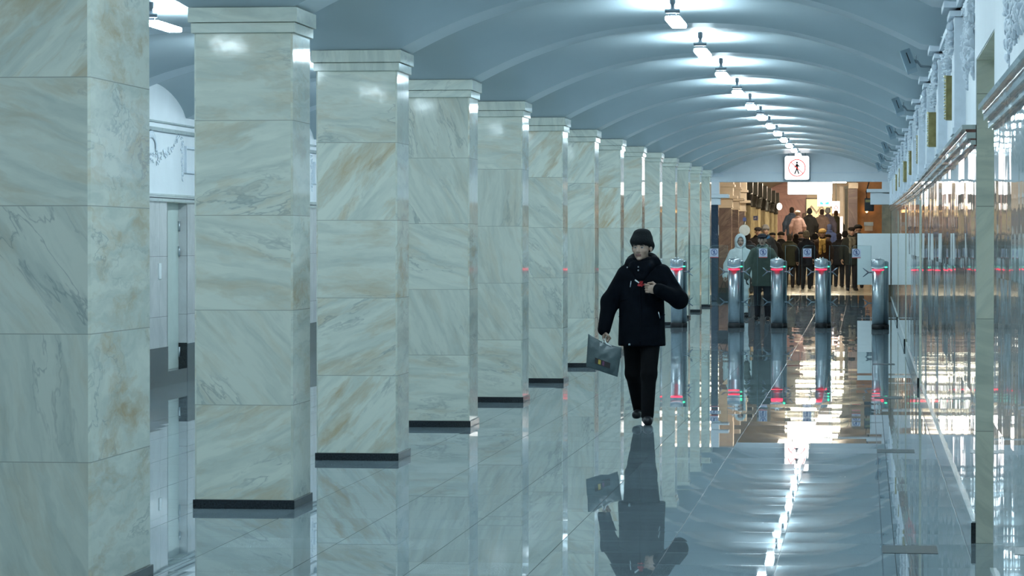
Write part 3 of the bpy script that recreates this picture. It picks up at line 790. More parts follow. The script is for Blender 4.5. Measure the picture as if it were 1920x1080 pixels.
def add_sdf(mb, VF, mi=0, mat=None):
    V, F = VF
    if mat is not None: V = V @ np.array(mat.to_3x3()).T + np.array(mat.translation)
    mats = mi if hasattr(mi, '__len__') else None
    o = len(mb.v); mb.v += [tuple(p) for p in V]
    mb.f += [tuple(o + int(i) for i in f) for f in F]; mb.m += list(map(int, mats)) if mats is not None else [mi] * len(F); mb.sm += [True] * len(F)
    return mb

_cache = {}
def head_vf(res, wide=1.0):
    key = ('h', res, wide)
    if key in _cache: return _cache[key]
    P = [('e', (0, .018, .030), (.076 * wide, .096, .088)), ('e', (0, -.022, -.028), (.064 * wide, .074, .086)), ('e', (0, -.030, -.078), (.047 * wide, .052, .042)),
         ('c', (-.036, -.074, .022), (.036, -.074, .022), .017, .017), ('c', (0, -.088, .004), (0, -.108, -.034), .009, .0145), ('c', (-.012, -.094, -.040), (.012, -.094, -.040), .010, .010),
         ('e', (.040, -.060, -.030), (.026, .026, .024)), ('e', (-.040, -.060, -.030), (.026, .026, .024)), ('e', (0, -.076, -.104), (.024, .020, .018)),
         ('c', (-.018, -.086, -.062), (.018, -.086, -.062), .0095, .0095), ('c', (-.016, -.085, -.074), (.016, -.085, -.074), .0095, .0095),
         ('c', (0, .012, -.06), (0, .035, -.20), .053, .060),
         ('-', ('e', (.032, -.102, .000), (.021, .020, .012)), .012), ('-', ('e', (-.032, -.102, .000), (.021, .020, .012)), .012),
         ('-', ('c', (-.020, -.104, -.0685), (.020, -.104, -.0685), .006, .006), .004)]
    P += [('e', (s_ * .078 * wide, .012, -.016), (.012, .024, .033)) for s_ in (-1, 1)]
    P += [('e', (s_ * .031, -.076, .001), (.014, .013, .011)) for s_ in (-1, 1)]
    V, F = sdf_mesh(P, res, .012)
    c = V[F].mean(1); m = np.zeros(len(F), int)
    x, y, z = np.abs(c[:, 0]), c[:, 1], c[:, 2]; fr = y < -.055
    m[fr & (((x - .032) / .0145) ** 2 + ((z - .001) / .0075) ** 2 < 1)] = 1
    m[fr & (((x - .032) / .0065) ** 2 + ((z - .001) / .0075) ** 2 < 1)] = 2
    m[fr & (x > .014) & (x < .05) & (np.abs(z - (.021 - .10 * (x - .032) ** 2 / .018)) < .0055)] = 2
    m[fr & (x < .026) & (np.abs(z + .0685) < .0115 - .16 * x)] = 3
    m[fr & (x < .024) & (np.abs(z + .0685) < .0028)] = 2
    _cache[key] = ((V, F), m); return _cache[key]
def hand_vf(pose, res, flip=False):
    key = ('hand', pose, res, flip)
    if key in _cache: return _cache[key]
    bends = {'relaxed': (14, 26, 18), 'grip': (62, 88, 52), 'pinch': (34, 52, 30)}[pose]
    P = [('e', (0, 0, -.052), (.041, .0165, .050)), ('c', (0, .0, .03), (0, 0, -.02), .026, .024), ('e', (.022, -.010, -.035), (.018, .014, .030))]
    for x, ln, r in ((.031, .076, .0092), (.0105, .084, .0095), (-.0105, .078, .0090), (-.030, .062, .0080)):
        p = np.array([x, 0, -.090]); ang = 0; ls = (ln * .45, ln * .32, ln * .26)
        extra = 0 if pose != 'pinch' else (-6 if x > .02 else 8)
        for L_, b_ in zip(ls, bends):
            ang += radians(b_ + extra + (3 if x < 0 else 0)); q = p + L_ * np.array([0.02 * np.sign(x), -sin(ang), -cos(ang)])
            P.append(('c', p, q, r, r * .9)); p = q
    if pose == 'relaxed': th = [(.034, -.004, -.025), (.055, -.016, -.055), (.060, -.026, -.083)]
    elif pose == 'grip': th = [(.034, -.006, -.028), (.052, -.034, -.056), (.030, -.056, -.078)]
    else: th = [(.034, -.006, -.025), (.056, -.030, -.060), (.046, -.062, -.098)]
    P += [('c', th[0], th[1], .0125, .0112), ('c', th[1], th[2], .0108, .0092)]
    if flip: P = [tuple([q[0]] + [tuple(np.array(v) * np.array([-1, 1, 1])) if (hasattr(v, '__len__') and len(v) == 3 and i < (2 if q[0] == 'c' else 1)) else v for i, v in enumerate(q[1:])]) for q in P]
    _cache[key] = sdf_mesh(P, res, .006); return _cache[key]
def frame(zdir, palm, flip):
    Zc = -Vector(zdir).normalized(); Yc = -(Vector(palm)); Yc = (Yc - Zc * Yc.dot(Zc)).normalized(); Xc = Yc.cross(Zc)
    return Matrix((Xc, Yc, Zc)).transposed().to_4x4()

def cloth(name, col, rough=.85, bump=.5, bscale=9.0, var=.18, spec=.25):
    if name in M: return M[name]
    M[name] = plain(name, col, rough, var=var, scale=14, spec=spec, bump=bump, bscale=bscale, bdist=.035 if bscale < 20 else .01); return M[name]
M['skin'] = plain('skin', (.37, .25, .19), .5, var=.08, scale=30)
M['eye_white'] = plain('eye_white', (.24, .23, .22), .3)  # darkened so the colour holds the shadow of the eye sockets
M['eye_dark'] = plain('eye_and_brow_dark', (.03, .022, .018), .4)
M['lips'] = plain('lips', (.24, .11, .10), .5)
SKIN = [M['skin'], M['eye_white'], M['eye_dark'], M['lips']]

def person(label, loc, rz, h=1.75, coat=(.02, .02, .025), hem=.70, legs=(.015, .015, .02), shoes=(.01, .01, .01), hat=None, hatcol=(.02, .02, .02), hair=None,
           scarf=None, arms=None, hands=('relaxed', 'relaxed'), legpose=None, head_yaw=0, head_pitch=0, res=.022, hres=.012, handres=.006, group=None, collar=True, hood=None, girth=1.0, boots=0, glove=None, big=False, lean=0.0, shoulders=None, wide=1.0):
    s = h / 1.75
    root = empty('person', loc, rz, label, 'person', group)
    P3 = lambda p: tuple(np.array(p) * s)
    sh = shoulders or {-1: (-.168, .0, 1.375), 1: (.168, .0, 1.375)}
    A = arms or {-1: [(-.27, .03, 1.13), (-.285, -.05, .88)], 1: [(.27, .03, 1.13), (.285, -.05, .88)]}
    LP = legpose or {-1: [(-.095, .0, .88), (-.10, -.02, .48), (-.10, .02, .09)], 1: [(.095, 0, .88), (.10, -.03, .48), (.105, .0, .09)]}
    hc = Vector(P3((0, -.015 + lean, 1.625)))
    Rh = Euler((head_pitch, 0, head_yaw)).to_matrix().to_4x4(); Mh = Matrix.Translation(hc) @ Rh @ Matrix.Scale(s, 4)
    # body: one mesh with head, neck, limbs and hands
    bp = [('c', P3((0, .01, 1.34)), P3((0, .01, .95)), .125 * s, .12 * s, 1.35), ('c', P3((0, .02, 1.50)), P3((0, .01, 1.36)), .055 * s, .07 * s)]
    for sg_ in (-1, 1):
        bp += [('c', P3(sh[sg_]), P3(A[sg_][0]), .042 * s, .038 * s), ('c', P3(A[sg_][0]), P3(A[sg_][1]), .036 * s, .026 * s)]
        l = LP[sg_]; bp += [('c', P3(l[0]), P3(l[1]), .062 * s, .045 * s), ('c', P3(l[1]), P3(l[2]), .042 * s, .03 * s)]
    mb = MB(); add_sdf(mb, sdf_mesh(bp, max(res, .016), .03))
    hv, hm = head_vf(hres, wide); add_sdf(mb, hv, hm, Mh)
    for sg_ in (-1, 1):
        wr = Vector(P3(A[sg_][1])); el = Vector(P3(A[sg_][0])); d = (wr - el).normalized()
        pose = hands[0 if sg_ < 0 else 1]; flip = sg_ < 0
        if isinstance(pose, tuple): pose, d, palm = pose; d = Vector(d)
        else: palm = (-sg_, 0.15, 0)
        F_ = frame(d, palm, flip)
        # hanging arms: thumb must point forward
        if isinstance(palm, tuple) and abs(palm[0]) == 1:
            th = F_.to_3x3() @ Vector((-1 if flip else 1, 0, 0))
            if th.y > 0.2: flip = not flip
        add_sdf(mb, hand_vf(pose, handres, flip), 0 if glove is None else 4, Matrix.Translation(wr) @ F_ @ Matrix.Scale(s * 1.04, 4))
    body = mb.build('body', SKIN + ([glove] if glove else []), root)
    # trousers
    tp = [('c', P3((0, .01, .97)), P3((0, .01, .84)), .135 * s, .14 * s, 1.25)]
    zl = min(LP[-1][2][2], LP[1][2][2])
    for sg_ in (-1, 1):
        l = LP[sg_]; tp += [('c', P3(l[0]), P3(l[1]), .098 * s, .072 * s), ('c', P3(l[1]), P3(l[2]), .070 * s, .058 * s)]
    mb = MB(); add_sdf(mb, sdf_mesh(tp, res * .9, .035)); mb.build('trousers', legs if not isinstance(legs, tuple) else cloth('trousers_%d' % (hash(legs) % 9999), legs), root)
    shm = cloth('shoe_leather', (.008, .008, .010), .35, .1) if shoes == (.01, .01, .01) else cloth('shoes_%d' % (hash(shoes) % 9999), shoes, .5, .1)
    for sg_ in (-1, 1):
        a = Vector(P3(LP[sg_][2])); z0 = a.z - .085 * s
        sp = [('c', (a.x, a.y + .02 * s, z0 + .045 * s), (a.x + sg_ * .015, a.y - .15 * s, z0 + .035 * s), .046 * s, .042 * s), ('c', (a.x, a.y, z0 + .09 * s), (a.x, a.y + .01, z0 + .05 * s), .048 * s, .05 * s)]
        if boots: sp += [('c', (a.x, a.y, z0 + .09 * s), (a.x, a.y + .01, z0 + boots), .056 * s, .066 * s)]
        mb = MB(); add_sdf(mb, sdf_mesh(sp, max(.009, res * .6), .02, cut=z0)); mb.build('shoe', shm, root)
    # coat
    g = girth
    cp = [('c', P3((0, .005, 1.30)), P3((0, .01, hem - .05)), .185 * s * g, .205 * s * g, 1.25 if big else 1.38), ('c', P3((-.09, .005, 1.375)), P3((.09, .005, 1.375)), .092 * s * g, .092 * s * g, 1.1), ('c', P3((0, .01, 1.40)), P3((0, .01, 1.47)), .11 * s, .085 * s)]
    for sg_ in (-1, 1):
        cp += [('c', P3(sh[sg_]), P3(A[sg_][0]), .078 * s * g, .072 * s * g), ('c', P3(A[sg_][0]), P3(A[sg_][1]), .072 * s * g, .056 * s * g)]
    if collar: cp += [('t', P3((0, .015, 1.485)), .082 * s, .034 * s, 1.0, .35)]
    cm = coat if not isinstance(coat, tuple) else cloth('coat_%d' % (hash(coat) % 9999), coat)
    mb = MB(); add_sdf(mb, sdf_mesh(cp, res, .045 * s, cut=hem * s)); mb.build('coat', cm, root)
    if hood is not None:
        hp = [('e', (0, .020, .015), (.122, .135, .150)), ('c', (0, .03, -.10), (0, .04, -.17), .11, .12), ('-', ('e', (0, -.10, -.015), (.076, .130, .112)), .02), ('-', ('e', (0, .0, 0), (.092, .105, .112)), .01)]
        mb = MB(); add_sdf(mb, sdf_mesh(hp, hres, .05), 0, Mh); mb.build('hood', hood, root)
        rim = MB(); pts = [(.088 * cos(a), -.070 - .018 * sin(a) * 0, -.010 + .122 * sin(a)) for a in [2 * pi * k / 28 for k in range(29)]]; rim.tube(pts, .024, 8); rim.xform(Mh); rim.build('fur_trim', M.get('fur_trim') or M['relief'], root)
    if hat:
        if hat == 'beanie': hp = [('e', (0, .014, .072), (.098, .116, .080)), ('e', (0, -.035, .062), (.084, .085, .046)), ('e', (0, .018, .130), (.074, .082, .038)), ('e', (0, .045, .005), (.104, .082, .078)), ('t', (0, .010, .030), .083, .020, .84, -.30)]; hk = .03; hc_ = [(0, -.45, -1, .018)]
        elif hat == 'cap': hp = [('e', (0, .0, .078), (.098, .118, .048)), ('e', (0, -.10, .052), (.070, .060, .014)), ('t', (0, .012, .058), .076, .018, .82, .1)]; hk = .03; hc_ = None
        elif hat == 'fur': hp = [('e', (0, .012, .085), (.105, .115, .065)), ('t', (0, .012, .060), .085, .035, .88, .15)]; hk = .03; hc_ = None
        else: hp = [('e', (0, .022, .045), (.087, .105, .087)), ('e', (0, .06, -.03), (.080, .066, .095)), ('-', ('e', (0, -.10, -.05), (.068, .09, .10)), .02)]; hk = .03; hc_ = None
        mb = MB(); add_sdf(mb, sdf_mesh(hp, hres * .9, hk, cuts=hc_), 0, Mh)
        mb.build({'hair': 'hair'}.get(hat, 'hat'), cloth('%s_%d' % (hat, hash(hatcol) % 9999), hatcol, .95, .8, 60), root)
    if hair:
        hp = [('e', (0, .040, .00), (.085, .085, .10)), ('c', (0, .06, -.04), (0, .07, -.13), .07, .055), ('-', ('e', (0, -.10, -.02), (.078, .12, .12)), .02)]
        mb = MB(); add_sdf(mb, sdf_mesh(hp, hres, .03), 0, Mh); mb.build('hair', cloth('hair_%d' % (hash(hair) % 9999), hair, .6, .8, 60), root)
    if scarf:
        hp = [('t', P3((0, -.005, 1.475)), .085 * s, .042 * s, 1.0, .45), ('c', P3((-.05, -.15, 1.42)), P3((-.065, -.175, 1.05)), .05 * s, .045 * s, 1.6), ('c', P3((.05, -.15, 1.42)), P3((.06, -.175, 1.10)), .05 * s, .045 * s, 1.6)]
        if scarf[1] == 'short': hp = hp[:1]
        mb = MB(); add_sdf(mb, sdf_mesh(hp, res * .8, .02)); mb.build('scarf', cloth('scarf_%d' % (hash(scarf[0]) % 9999), scarf[0], .95, .8, 40, var=.5), root)
    return root

# ---- the walking man with the grey bag
MX, MY = -2.045, 28.28
navy = cloth('black_padded_jacket', (.0022, .0034, .006), .8, .8, 5, spec=.06)
man = person('man in a black padded jacket and knitted hat walking with a grey bag', (MX, MY, 0), 0, 1.745, coat=navy, hem=.715, legs=cloth('black_trousers', (.003, .0032, .004), .85, .4, 6, spec=.1),
             hat='beanie', hatcol=(.006, .008, .009), arms={-1: [(-.30, .05, 1.12), (-.345, -.03, .865)], 1: [(.345, -.03, 1.14), (.175, -.235, 1.235)]},
             hands=(('grip', (-.02, -.10, -1), (1, .1, 0)), ('pinch', (-1, -.12, .10), (0, 1, .0))),
             legpose={-1: [(-.085, .03, .86), (-.085, .06, .46), (-.045, .30, .12)], 1: [(.085, .02, .86), (.075, -.13, .46), (.065, -.17, .085)]},
             head_yaw=radians(-15), head_pitch=radians(3), wide=1.1, shoulders={-1: (-.150, .0, 1.365), 1: (.185, .0, 1.385)}, res=.011, hres=.0048, handres=.0032, girth=1.08, big=True)
q = MB(); q.v = []
hp = [('t', (.005, .015, 1.488), .112, .040, .95, .36), ('c', (-.06, -.10, 1.44), (-.02, -.135, 1.34), .045, .03), ('c', (.07, -.10, 1.44), (.02, -.135, 1.34), .045, .03), ('e', (.01, .12, 1.46), (.155, .08, .11)), ('c', (-.10, .0, 1.46), (-.13, .0, 1.42), .05, .05), ('c', (.115, .0, 1.48), (.15, .0, 1.43), .055, .05)]
add_sdf(q, sdf_mesh(hp, .010, .03)); q.build('jacket_collar', navy, man)
for nm, p0_, p1_, r_ in (('zip_pull', (-.085, -.178, 1.31), (-.092, -.186, 1.255), .004), ('snap_button', (-.125, -.11, 1.435), (-.127, -.116, 1.43), .007), ('snap_button', (-.02, -.165, 1.41), (-.02, -.172, 1.405), .007), ('snap_button', (-.02, -.16, 1.44), (-.02, -.167, 1.437), .007), ('cord_end', (-.10, -.165, .735), (-.10, -.172, .725), .011), ('zip_pull', (.165, -.17, 1.03), (.178, -.165, .97), .004)):
    q = MB(); q.tube([p0_, p1_], r_, 8); q.build(nm, M['steel'], man)
q = MB()
for z in (1.13, .99, .86): q.tube([(.198 * cos(a) * 1.05, -.146 * sin(a) * 1.06 + .005, z + .01 * cos(3 * a)) for a in [pi * k / 20 for k in range(21)]], .007, 6)
q.tube([(0, -.160, .72), (0, -.163, .9), (0, -.160, 1.1), (0, -.155, 1.3), (0, -.15, 1.4)], .008, 6)
q.build('jacket_seam', navy, man)
tk = empty('red_paper', (MX, MY, 0), 0, 'crumpled red paper with a white stub pinched in the man\'s raised hand', 'paper')
q = MB(); rnd = random.Random(2)
vs = [(.012, -.275, 1.283)]
for k in range(14):
    a = 2 * pi * k / 14; r = rnd.uniform(.016, .036); vs.append((.012 + r * cos(a), -.275 + rnd.uniform(-.014, .014), 1.283 + r * sin(a)))
q.add(vs + [(x, y + .004, z) for x, y, z in vs], [(0, 1 + k, 1 + (k + 1) % 14) for k in range(14)] + [(15, 16 + (k + 1) % 14, 16 + k) for k in range(14)] + [(1 + k, 16 + k, 16 + (k + 1) % 14, 1 + (k + 1) % 14) for k in range(14)])
q.build('crumpled_sheet', plain('red_paper', (.30, .008, .012), .7), tk)
q = MB(); q.tube([(-.005, -.280, 1.295), (-.042, -.284, 1.322)], .006, 8); q.build('white_stub', M['white_panel'], tk)
# ---- grey plastic bag in his hand
bg = empty('shopping_bag', (MX, MY, 0), 0, 'grey plastic carrier bag with a dark label hanging from the man\'s hand', 'bag')
TL, TR, BR, BL = (-.485, .825), (-.175, .700), (-.215, .430), (-.505, .525)
def quadp(u, v): 
    return tuple((1 - v) * ((1 - u) * TL[i] + u * TR[i]) + v * ((1 - u) * BL[i] + u * BR[i]) for i in (0, 1))
q = MB(); n = 22; vs = []
for side in (-1, 1):
    for j in range(n + 1):
        for i in range(n + 1):
            u, v = i / n, j / n; x, z = quadp(u, v)
            b_ = .006 + .042 * (min(1, 4.5 * u * (1 - u)) * min(1, .15 + 2.6 * v * (1.02 - v) * 1.4)) + .006 * sin(17 * u + 9 * v) * sin(7 * v + 3 * u) * min(1, 6 * u * (1 - u))
            z += -.022 * sin(pi * u) * (1 - v) + .012 * sin(9 * u) * v * (1 - v)
            vs.append((x, -.085 + side * b_, z))
m2 = (n + 1) ** 2; fs = []
for j in range(n):
    for i in range(n):
        a = j * (n + 1) + i; fs += [(a, a + 1, a + n + 2, a + n + 1), (m2 + a, m2 + a + n + 1, m2 + a + n + 2, m2 + a + 1)]
edge = [i for i in range(n + 1)] + [j * (n + 1) + n for j in range(1, n + 1)] + [n * (n + 1) + i for i in range(n - 1, -1, -1)] + [j * (n + 1) for j in range(n - 1, 0, -1)]
for k in range(len(edge)): a, b = edge[k], edge[(k + 1) % len(edge)]; fs.append((a, m2 + a, m2 + b, b))
q.add(vs, fs, 0, True)
q.build('bag_body', plain('grey_plastic_film', (.075, .105, .11), .32, var=.15, scale=12, bump=.4, bscale=25), bg)
for off in (-.022, .012):
    q = MB(); q.tube([quadp(.44, .03)[:1] + (-.085 + off,) + (quadp(.44, .03)[1] - .02,), (-.352, -.085 + off * .8, .742), (-.345, -.062, .790), (-.318, -.085 + off * .8, .735), quadp(.70, .03)[:1] + (-.085 + off,) + (quadp(.70, .03)[1] - .02,)], .006, 8, 0); q.build('handle', M['white_panel'], bg)
def lab(u0, u1, v0, v1, nm, mt, dy):
    q = MB(); c = [quadp(u0, v0), quadp(u1, v0), quadp(u1, v1), quadp(u0, v1)]
    q.add([(x, -.137 - dy, z - .008) for x, z in c] + [(x, -.122 - dy, z - .008) for x, z in c], [(0, 1, 2, 3), (4, 7, 6, 5), (0, 4, 5, 1), (1, 5, 6, 2), (2, 6, 7, 3), (3, 7, 4, 0)]); q.build(nm, mt, bg)
lab(.27, .74, .60, .78, 'label_strip', M['ink_black'], 0.0); lab(.37, .45, .62, .76, 'yellow_label_mark', plain('label_yellow', (.42, .30, .05), .5), .002); lab(.50, .56, .62, .76, 'purple_label_mark', plain('label_purple', (.10, .03, .08), .5), .002)

# ---- two people coming through the gates
white = cloth('white_quilted_coat', (.62, .68, .66), .8, .4, 14, var=.06)
M['fur_trim'] = cloth('pale_fur', (.66, .72, .72), .95, 1.0, 120, var=.1)
person('woman in a white hooded coat coming through the ticket gates', (-2.53, 62.6, fz(62.6)), radians(4), 1.66, coat=white, hem=.62, legs=cloth('white_trousers', (.50, .55, .55), .8), boots=.32,
       hood=white, hair=(.02, .015, .012), res=.018, hres=.008, handres=.005, head_yaw=radians(2), arms={-1: [(-.28, .02, 1.12), (-.33, -.06, .88)], 1: [(.26, .02, 1.12), (.27, -.08, .88)]}, hands=('grip', 'relaxed'),
       legpose={-1: [(-.09, 0, .88), (-.09, .06, .48), (-.09, .26, .11)], 1: [(.09, 0, .88), (.10, -.12, .48), (.11, -.12, .085)]})
q = empty('handbag', (-2.53, 62.6, fz(62.6)), 0, 'dark handbag hanging from the hand of the woman in white', 'bag')
b_ = MB(); b_.prism([(-.44, .50), (-.24, .50), (-.22, .30), (-.25, .27), (-.44, .27), (-.47, .31)], -.13, -.03); b_.build('bag_body', cloth('black_leather', (.012, .015, .02), .5, .1), q)
b_ = MB(); b_.tube([(-.42, -.08, .49), (-.36, -.09, .68), (-.325, -.09, .765), (-.30, -.09, .68), (-.26, -.08, .49)], .008, 8); b_.build('strap', M['black'], q)
person('man in an olive coat and black cap coming through the ticket gates', (-2.02, 60.7, fz(60.7)), radians(-3), 1.70, coat=cloth('olive_coat', (.060, .075, .058), .85, .5, 9), hem=.69, legs=cloth('dark_trousers', (.014, .014, .018), .85),
       hat='cap', hatcol=(.012, .012, .016), scarf=((.22, .27, .25), 'short'), res=.018, hres=.008, handres=.005, glove=cloth('black_glove', (.01, .01, .012), .6, .1),
       arms={-1: [(-.30, .03, 1.12), (-.31, -.08, .87)], 1: [(.30, .03, 1.12), (.32, -.04, .87)]}, girth=1.08)
# ---- somebody half hidden behind the broad pillar
person('person in a black coat mostly hidden behind the broad closest pillar', (-6.985, 28.5, 0), radians(90), 1.72, coat=cloth('black_coat', (.008, .009, .012), .8, .5, 8), hem=.62, hat='beanie', hatcol=(.01, .01, .012), res=.02, hres=.01,
       arms={-1: [(-.27, .03, 1.13), (-.285, -.05, .88)], 1: [(.22, .25, 1.05), (.21, .02, .86)]})
# ---- the crowd in the concourse
BASE = .264
def cx(px, Y): return (px - 1624) / 5788 * Y
crowd = [
 # px, Y, base, height, turn, args
 (1423, 88, 0, 1.84, 0, dict(coat=(.012, .012, .014), hat='cap', hatcol=(.01, .01, .012)), 'man in a dark flat cap behind the olive-coated man'),
 (1437, 89.5, 0, 1.88, 20, dict(coat=(.015, .022, .03), hat='beanie', hatcol=(.22, .23, .24), scarf=((.02, .09, .22), 'short')), 'man in a grey knitted hat and blue scarf behind the gates'),
 (1404, 85, 0, 1.66, 185, dict(coat=(.012, .014, .02), hat='hair', hatcol=(.015, .012, .01)), 'dark-coated person behind the white hood, under the round sign'),
 (1466, 97, 0, 1.72, 180, dict(coat=(.010, .010, .010), hat='fur', hatcol=(.012, .01, .008), arms={-1: [(-.27, .10, 1.16), (-.28, -.10, 1.22)], 1: [(.27, .03, 1.13), (.285, -.05, .88)]}, hands=('grip', 'relaxed')), 'person in black seen from behind carrying the white plastic bag'),
 (1482, 95.5, 0, 1.66, 180, dict(coat=(.018, .020, .012), hat='hair', hatcol=(.02, .015, .01)), 'person in a dark greenish coat just past the white plastic bag'),
 (1513, 92.5, 0, 1.72, 180, dict(coat=(.010, .013, .022), hat='beanie', hatcol=(.14, .13, .10)), 'person in a round grey hat and navy coat, back turned'),
 (1543, 94, 0, 1.80, 0, dict(coat=(.03, .018, .012), hat='fur', hatcol=(.30, .20, .07), scarf=((.40, .28, .09), 'long'), hair=(.12, .07, .03)), 'woman in a tawny fur hat and long yellow scarf facing the gates'),
 (1574, 97, 0, 1.70, 175, dict(coat=(.008, .008, .010), hat='hair', hatcol=(.01, .008, .008)), 'person in black between the yellow scarf and the scarfed man'),
 (1597, 90, 0, 1.85, 10, dict(coat=(.016, .020, .018), hat='cap', hatcol=(.015, .012, .01), scarf=((.10, .10, .08), 'long')), 'man in a dark cap and dull scarf beside the white board'),
 (1609, 95, 0, 1.93, 190, dict(coat=(.008, .008, .008), hat='fur', hatcol=(.008, .008, .008)), 'tall person in a black fur hat behind the white board'),
 (1529, 99, 0, 1.66, 180, dict(coat=(.010, .010, .012), hat='beanie', hatcol=(.012, .012, .012)), 'person in black standing behind the round grey hat'),
 (1494, 100, 0, 1.68, 180, dict(coat=(.014, .012, .012), hat='hair', hatcol=(.012, .01, .008)), 'dark-haired person in black in the middle of the crowd'),
 (1556, 104, .32, 1.70, 180, dict(coat=(.05, .075, .17), hat='hair', hatcol=(.06, .08, .16)), 'person in a blue hooded jacket on the lowest steps'),
 (1486, 113, .95, 1.74, 180, dict(coat=(.045, .065, .10), hat='hair', hatcol=(.02, .015, .012)), 'person in a slate-blue jacket high on the steps by the pink wall'),
 (1497, 110.5, .95, 1.58, 180, dict(coat=(.36, .24, .22), hat='fur', hatcol=(.52, .46, .38), scarf=((.02, .02, .02), 'short')), 'person in a pinkish coat and pale fur hat on the steps'),
 (1519, 112, .95, 1.66, 180, dict(coat=(.012, .012, .012), hat='beanie', hatcol=(.01, .01, .012)), 'person in black with a black knitted hat on the steps'),
 (1509, 115, .95, 1.55, 180, dict(coat=(.42, .30, .30), hat='hair', hatcol=(.30, .22, .18)), 'person in a pale pink jacket behind the black hat on the steps'),
 (1542, 112.5, .95, 1.66, 180, dict(coat=(.12, .085, .07), hat='hair', hatcol=(.02, .012, .01)), 'person in a brown jacket on the steps before the golden panel'),
 (1553, 115.5, .95, 1.72, 180, dict(coat=(.18, .18, .26), hat='beanie', hatcol=(.45, .50, .52)), 'person in a lilac-grey jacket and pale hat on the steps'),
 (1450, 92, 0, 1.70, 175, dict(coat=(.010, .011, .012), hat='cap', hatcol=(.012, .012, .012)), 'person in black in a flat cap, between the grey knitted hat and white bag'),
 (1553, 100, 0, 1.66, 180, dict(coat=(.012, .010, .010), hat='fur', hatcol=(.02, .015, .012)), 'person in a dark fur hat and black coat behind the yellow scarf'),
 (1585, 99, 0, 1.74, 185, dict(coat=(.014, .013, .012), hat='beanie', hatcol=(.015, .015, .016)), 'person in a dark knitted hat just behind the scarfed man in the cap'),
 (1503, 103.0, 0, 1.76, 178, dict(coat=(.012, .012, .016), hat='cap', hatcol=(.014, .012, .012)), 'person in a dark flat cap at the foot of the steps'),
 (1568, 117, .95, 1.66, 180, dict(coat=(.10, .11, .075), hat='hair', hatcol=(.09, .05, .03)), 'brown-haired person in an olive jacket at the top of the steps'),
]
for px, Y, bz, h_, rz_, kw, lb in crowd:
    person(lb, (cx(px, Y), Y, BASE + bz), radians(rz_), h_, res=.026, hres=.014, handres=.008, group='crowd beyond the gates', **kw)
wbag = empty('plastic_bag', (cx(1466, 97) + .275, 97.20, BASE), 0, 'white plastic bag held low in the crowd behind the gates', 'bag')
q = MB(); q.rev([(.02, 1.02), (.05, .98), (.11, .84), (.165, .66), (.17, .56), (.13, .50)], (0, 0, 0), 16, 0, 'z', True, .6); q.build('bag_body', plain('white_film', (.62, .58, .52), .4, bump=.5, bscale=14), wbag)

# ------------------------------------------------------------------ concourse beyond the opening
q = MB(); q.box(-8, 4, 82.3, 140, BASE - .2, BASE); structure(q.build('floor', M['floor_warm']))
q = MB(); vs = []; prof = []
for k in range(25):
    a = pi * k / 24; prof.append((-1.75 - 3.1 * cos(a), BASE + 2.95 + 1.45 * sin(a)))
yy = rows(YEND + .46, 140, 1.6); nn = len(prof)
for y in yy:
    d_ = 0.10 if int(y / 1.6) % 3 == 0 else 0
    for x, z in prof: vs.append((x, y, z - d_))
q.add(vs, [(i * nn + k, i * nn + k + 1, (i + 1) * nn + k + 1, (i + 1) * nn + k) for i in range(len(yy) - 1) for k in range(nn - 1)])
M['olive_vault'] = plain('olive_vault', (.22, .21, .17), .5)
structure(q.build('ceiling', M['olive_vault']))
M['brown_marble'] = marble('brown_marble', (.15, .12, .12), (.24, .20, .18), (.44, .38, .35), block=.9, rough=.10)
M['beige_stone'] = plain('beige_stone', (.62, .54, .44), .4, var=.12, scale=3)
M['yellow_stone'] = plain('yellow_beige_stone', (.44, .38, .23), .25, var=.2, scale=4)
M['dark_bronze'] = plain('dark_bronze', (.06, .06, .05), .35, metal=.5)
M['pink_marble'] = marble('pink_marble', (.58, .36, .34), (.62, .42, .38), (.45, .27, .26), block=.7, rough=.18)
def pier(brown):
    r = empty('stone_pier')
    if brown:
        q = MB(); q.box(-.42, 0, 0, .5, 0, 2.36, 0, .01); q.build('shaft', M['brown_marble'], r)
        q = MB(); q.box(-.46, .03, -.03, .53, 2.36, 2.40, 0, .005); q.box(-.44, .02, -.02, .52, 2.40, 2.62, 0, .005); q.box(-.5, .16, -.10, .62, 2.62, 2.70, 0, .01); q.box(-.5, .04, -.03, .58, 2.70, 2.95, 0, .005); q.box(-.5, .09, -.06, .6, 2.95, 3.02); q.box(-.5, .05, -.03, .58, 3.02, 3.5); q.build('capital', M['beige_stone'], r)
        q = MB(); q.box(-.46, .04, -.04, .54, 0, .14); q.build('base', M['granite_grey'], r)
    else:
        q = MB()
        vs = []
        for z in (0.14, 2.62):
            for k in range(48):
                a = 2 * pi * k / 48; rr = .235 * (1 - .05 * (k % 4 == 0)); vs.append((-.235 + rr * cos(a), .24 + rr * sin(a), z))
        q.add(vs, [(k, (k + 1) % 48, 48 + (k + 1) % 48, 48 + k) for k in range(48)]); q.build('shaft', M['yellow_stone'], r)
        q = MB(); q.rev([(.26, 2.60), (.27, 2.66), (.25, 2.70), (.28, 2.84), (.30, 2.94), (.30, 3.02)], (-.235, .24, 0), 20); q.box(-.54, .07, -.05, .55, 3.02, 3.5); q.build('capital', M['dark_bronze'], r)
        q = MB(); q.rev([(.30, 0), (.30, .10), (.26, .14)], (-.235, .24, 0), 20); q.build('base', M['granite_grey'], r)
    return r
pa = pier(True); pb_ = pier(False); pi_ = 0
for i, Y in enumerate((86.0, 90.6, 95.4)):
    r = pa if i == 0 else copy_tree(pa); r.location = (-3.72, Y, BASE)
    tag(r, 'brown marble pier with a beige stepped capital, %s beyond the opening' % ORD[i + 1], 'pier', 'stone piers of the concourse', 'thing')
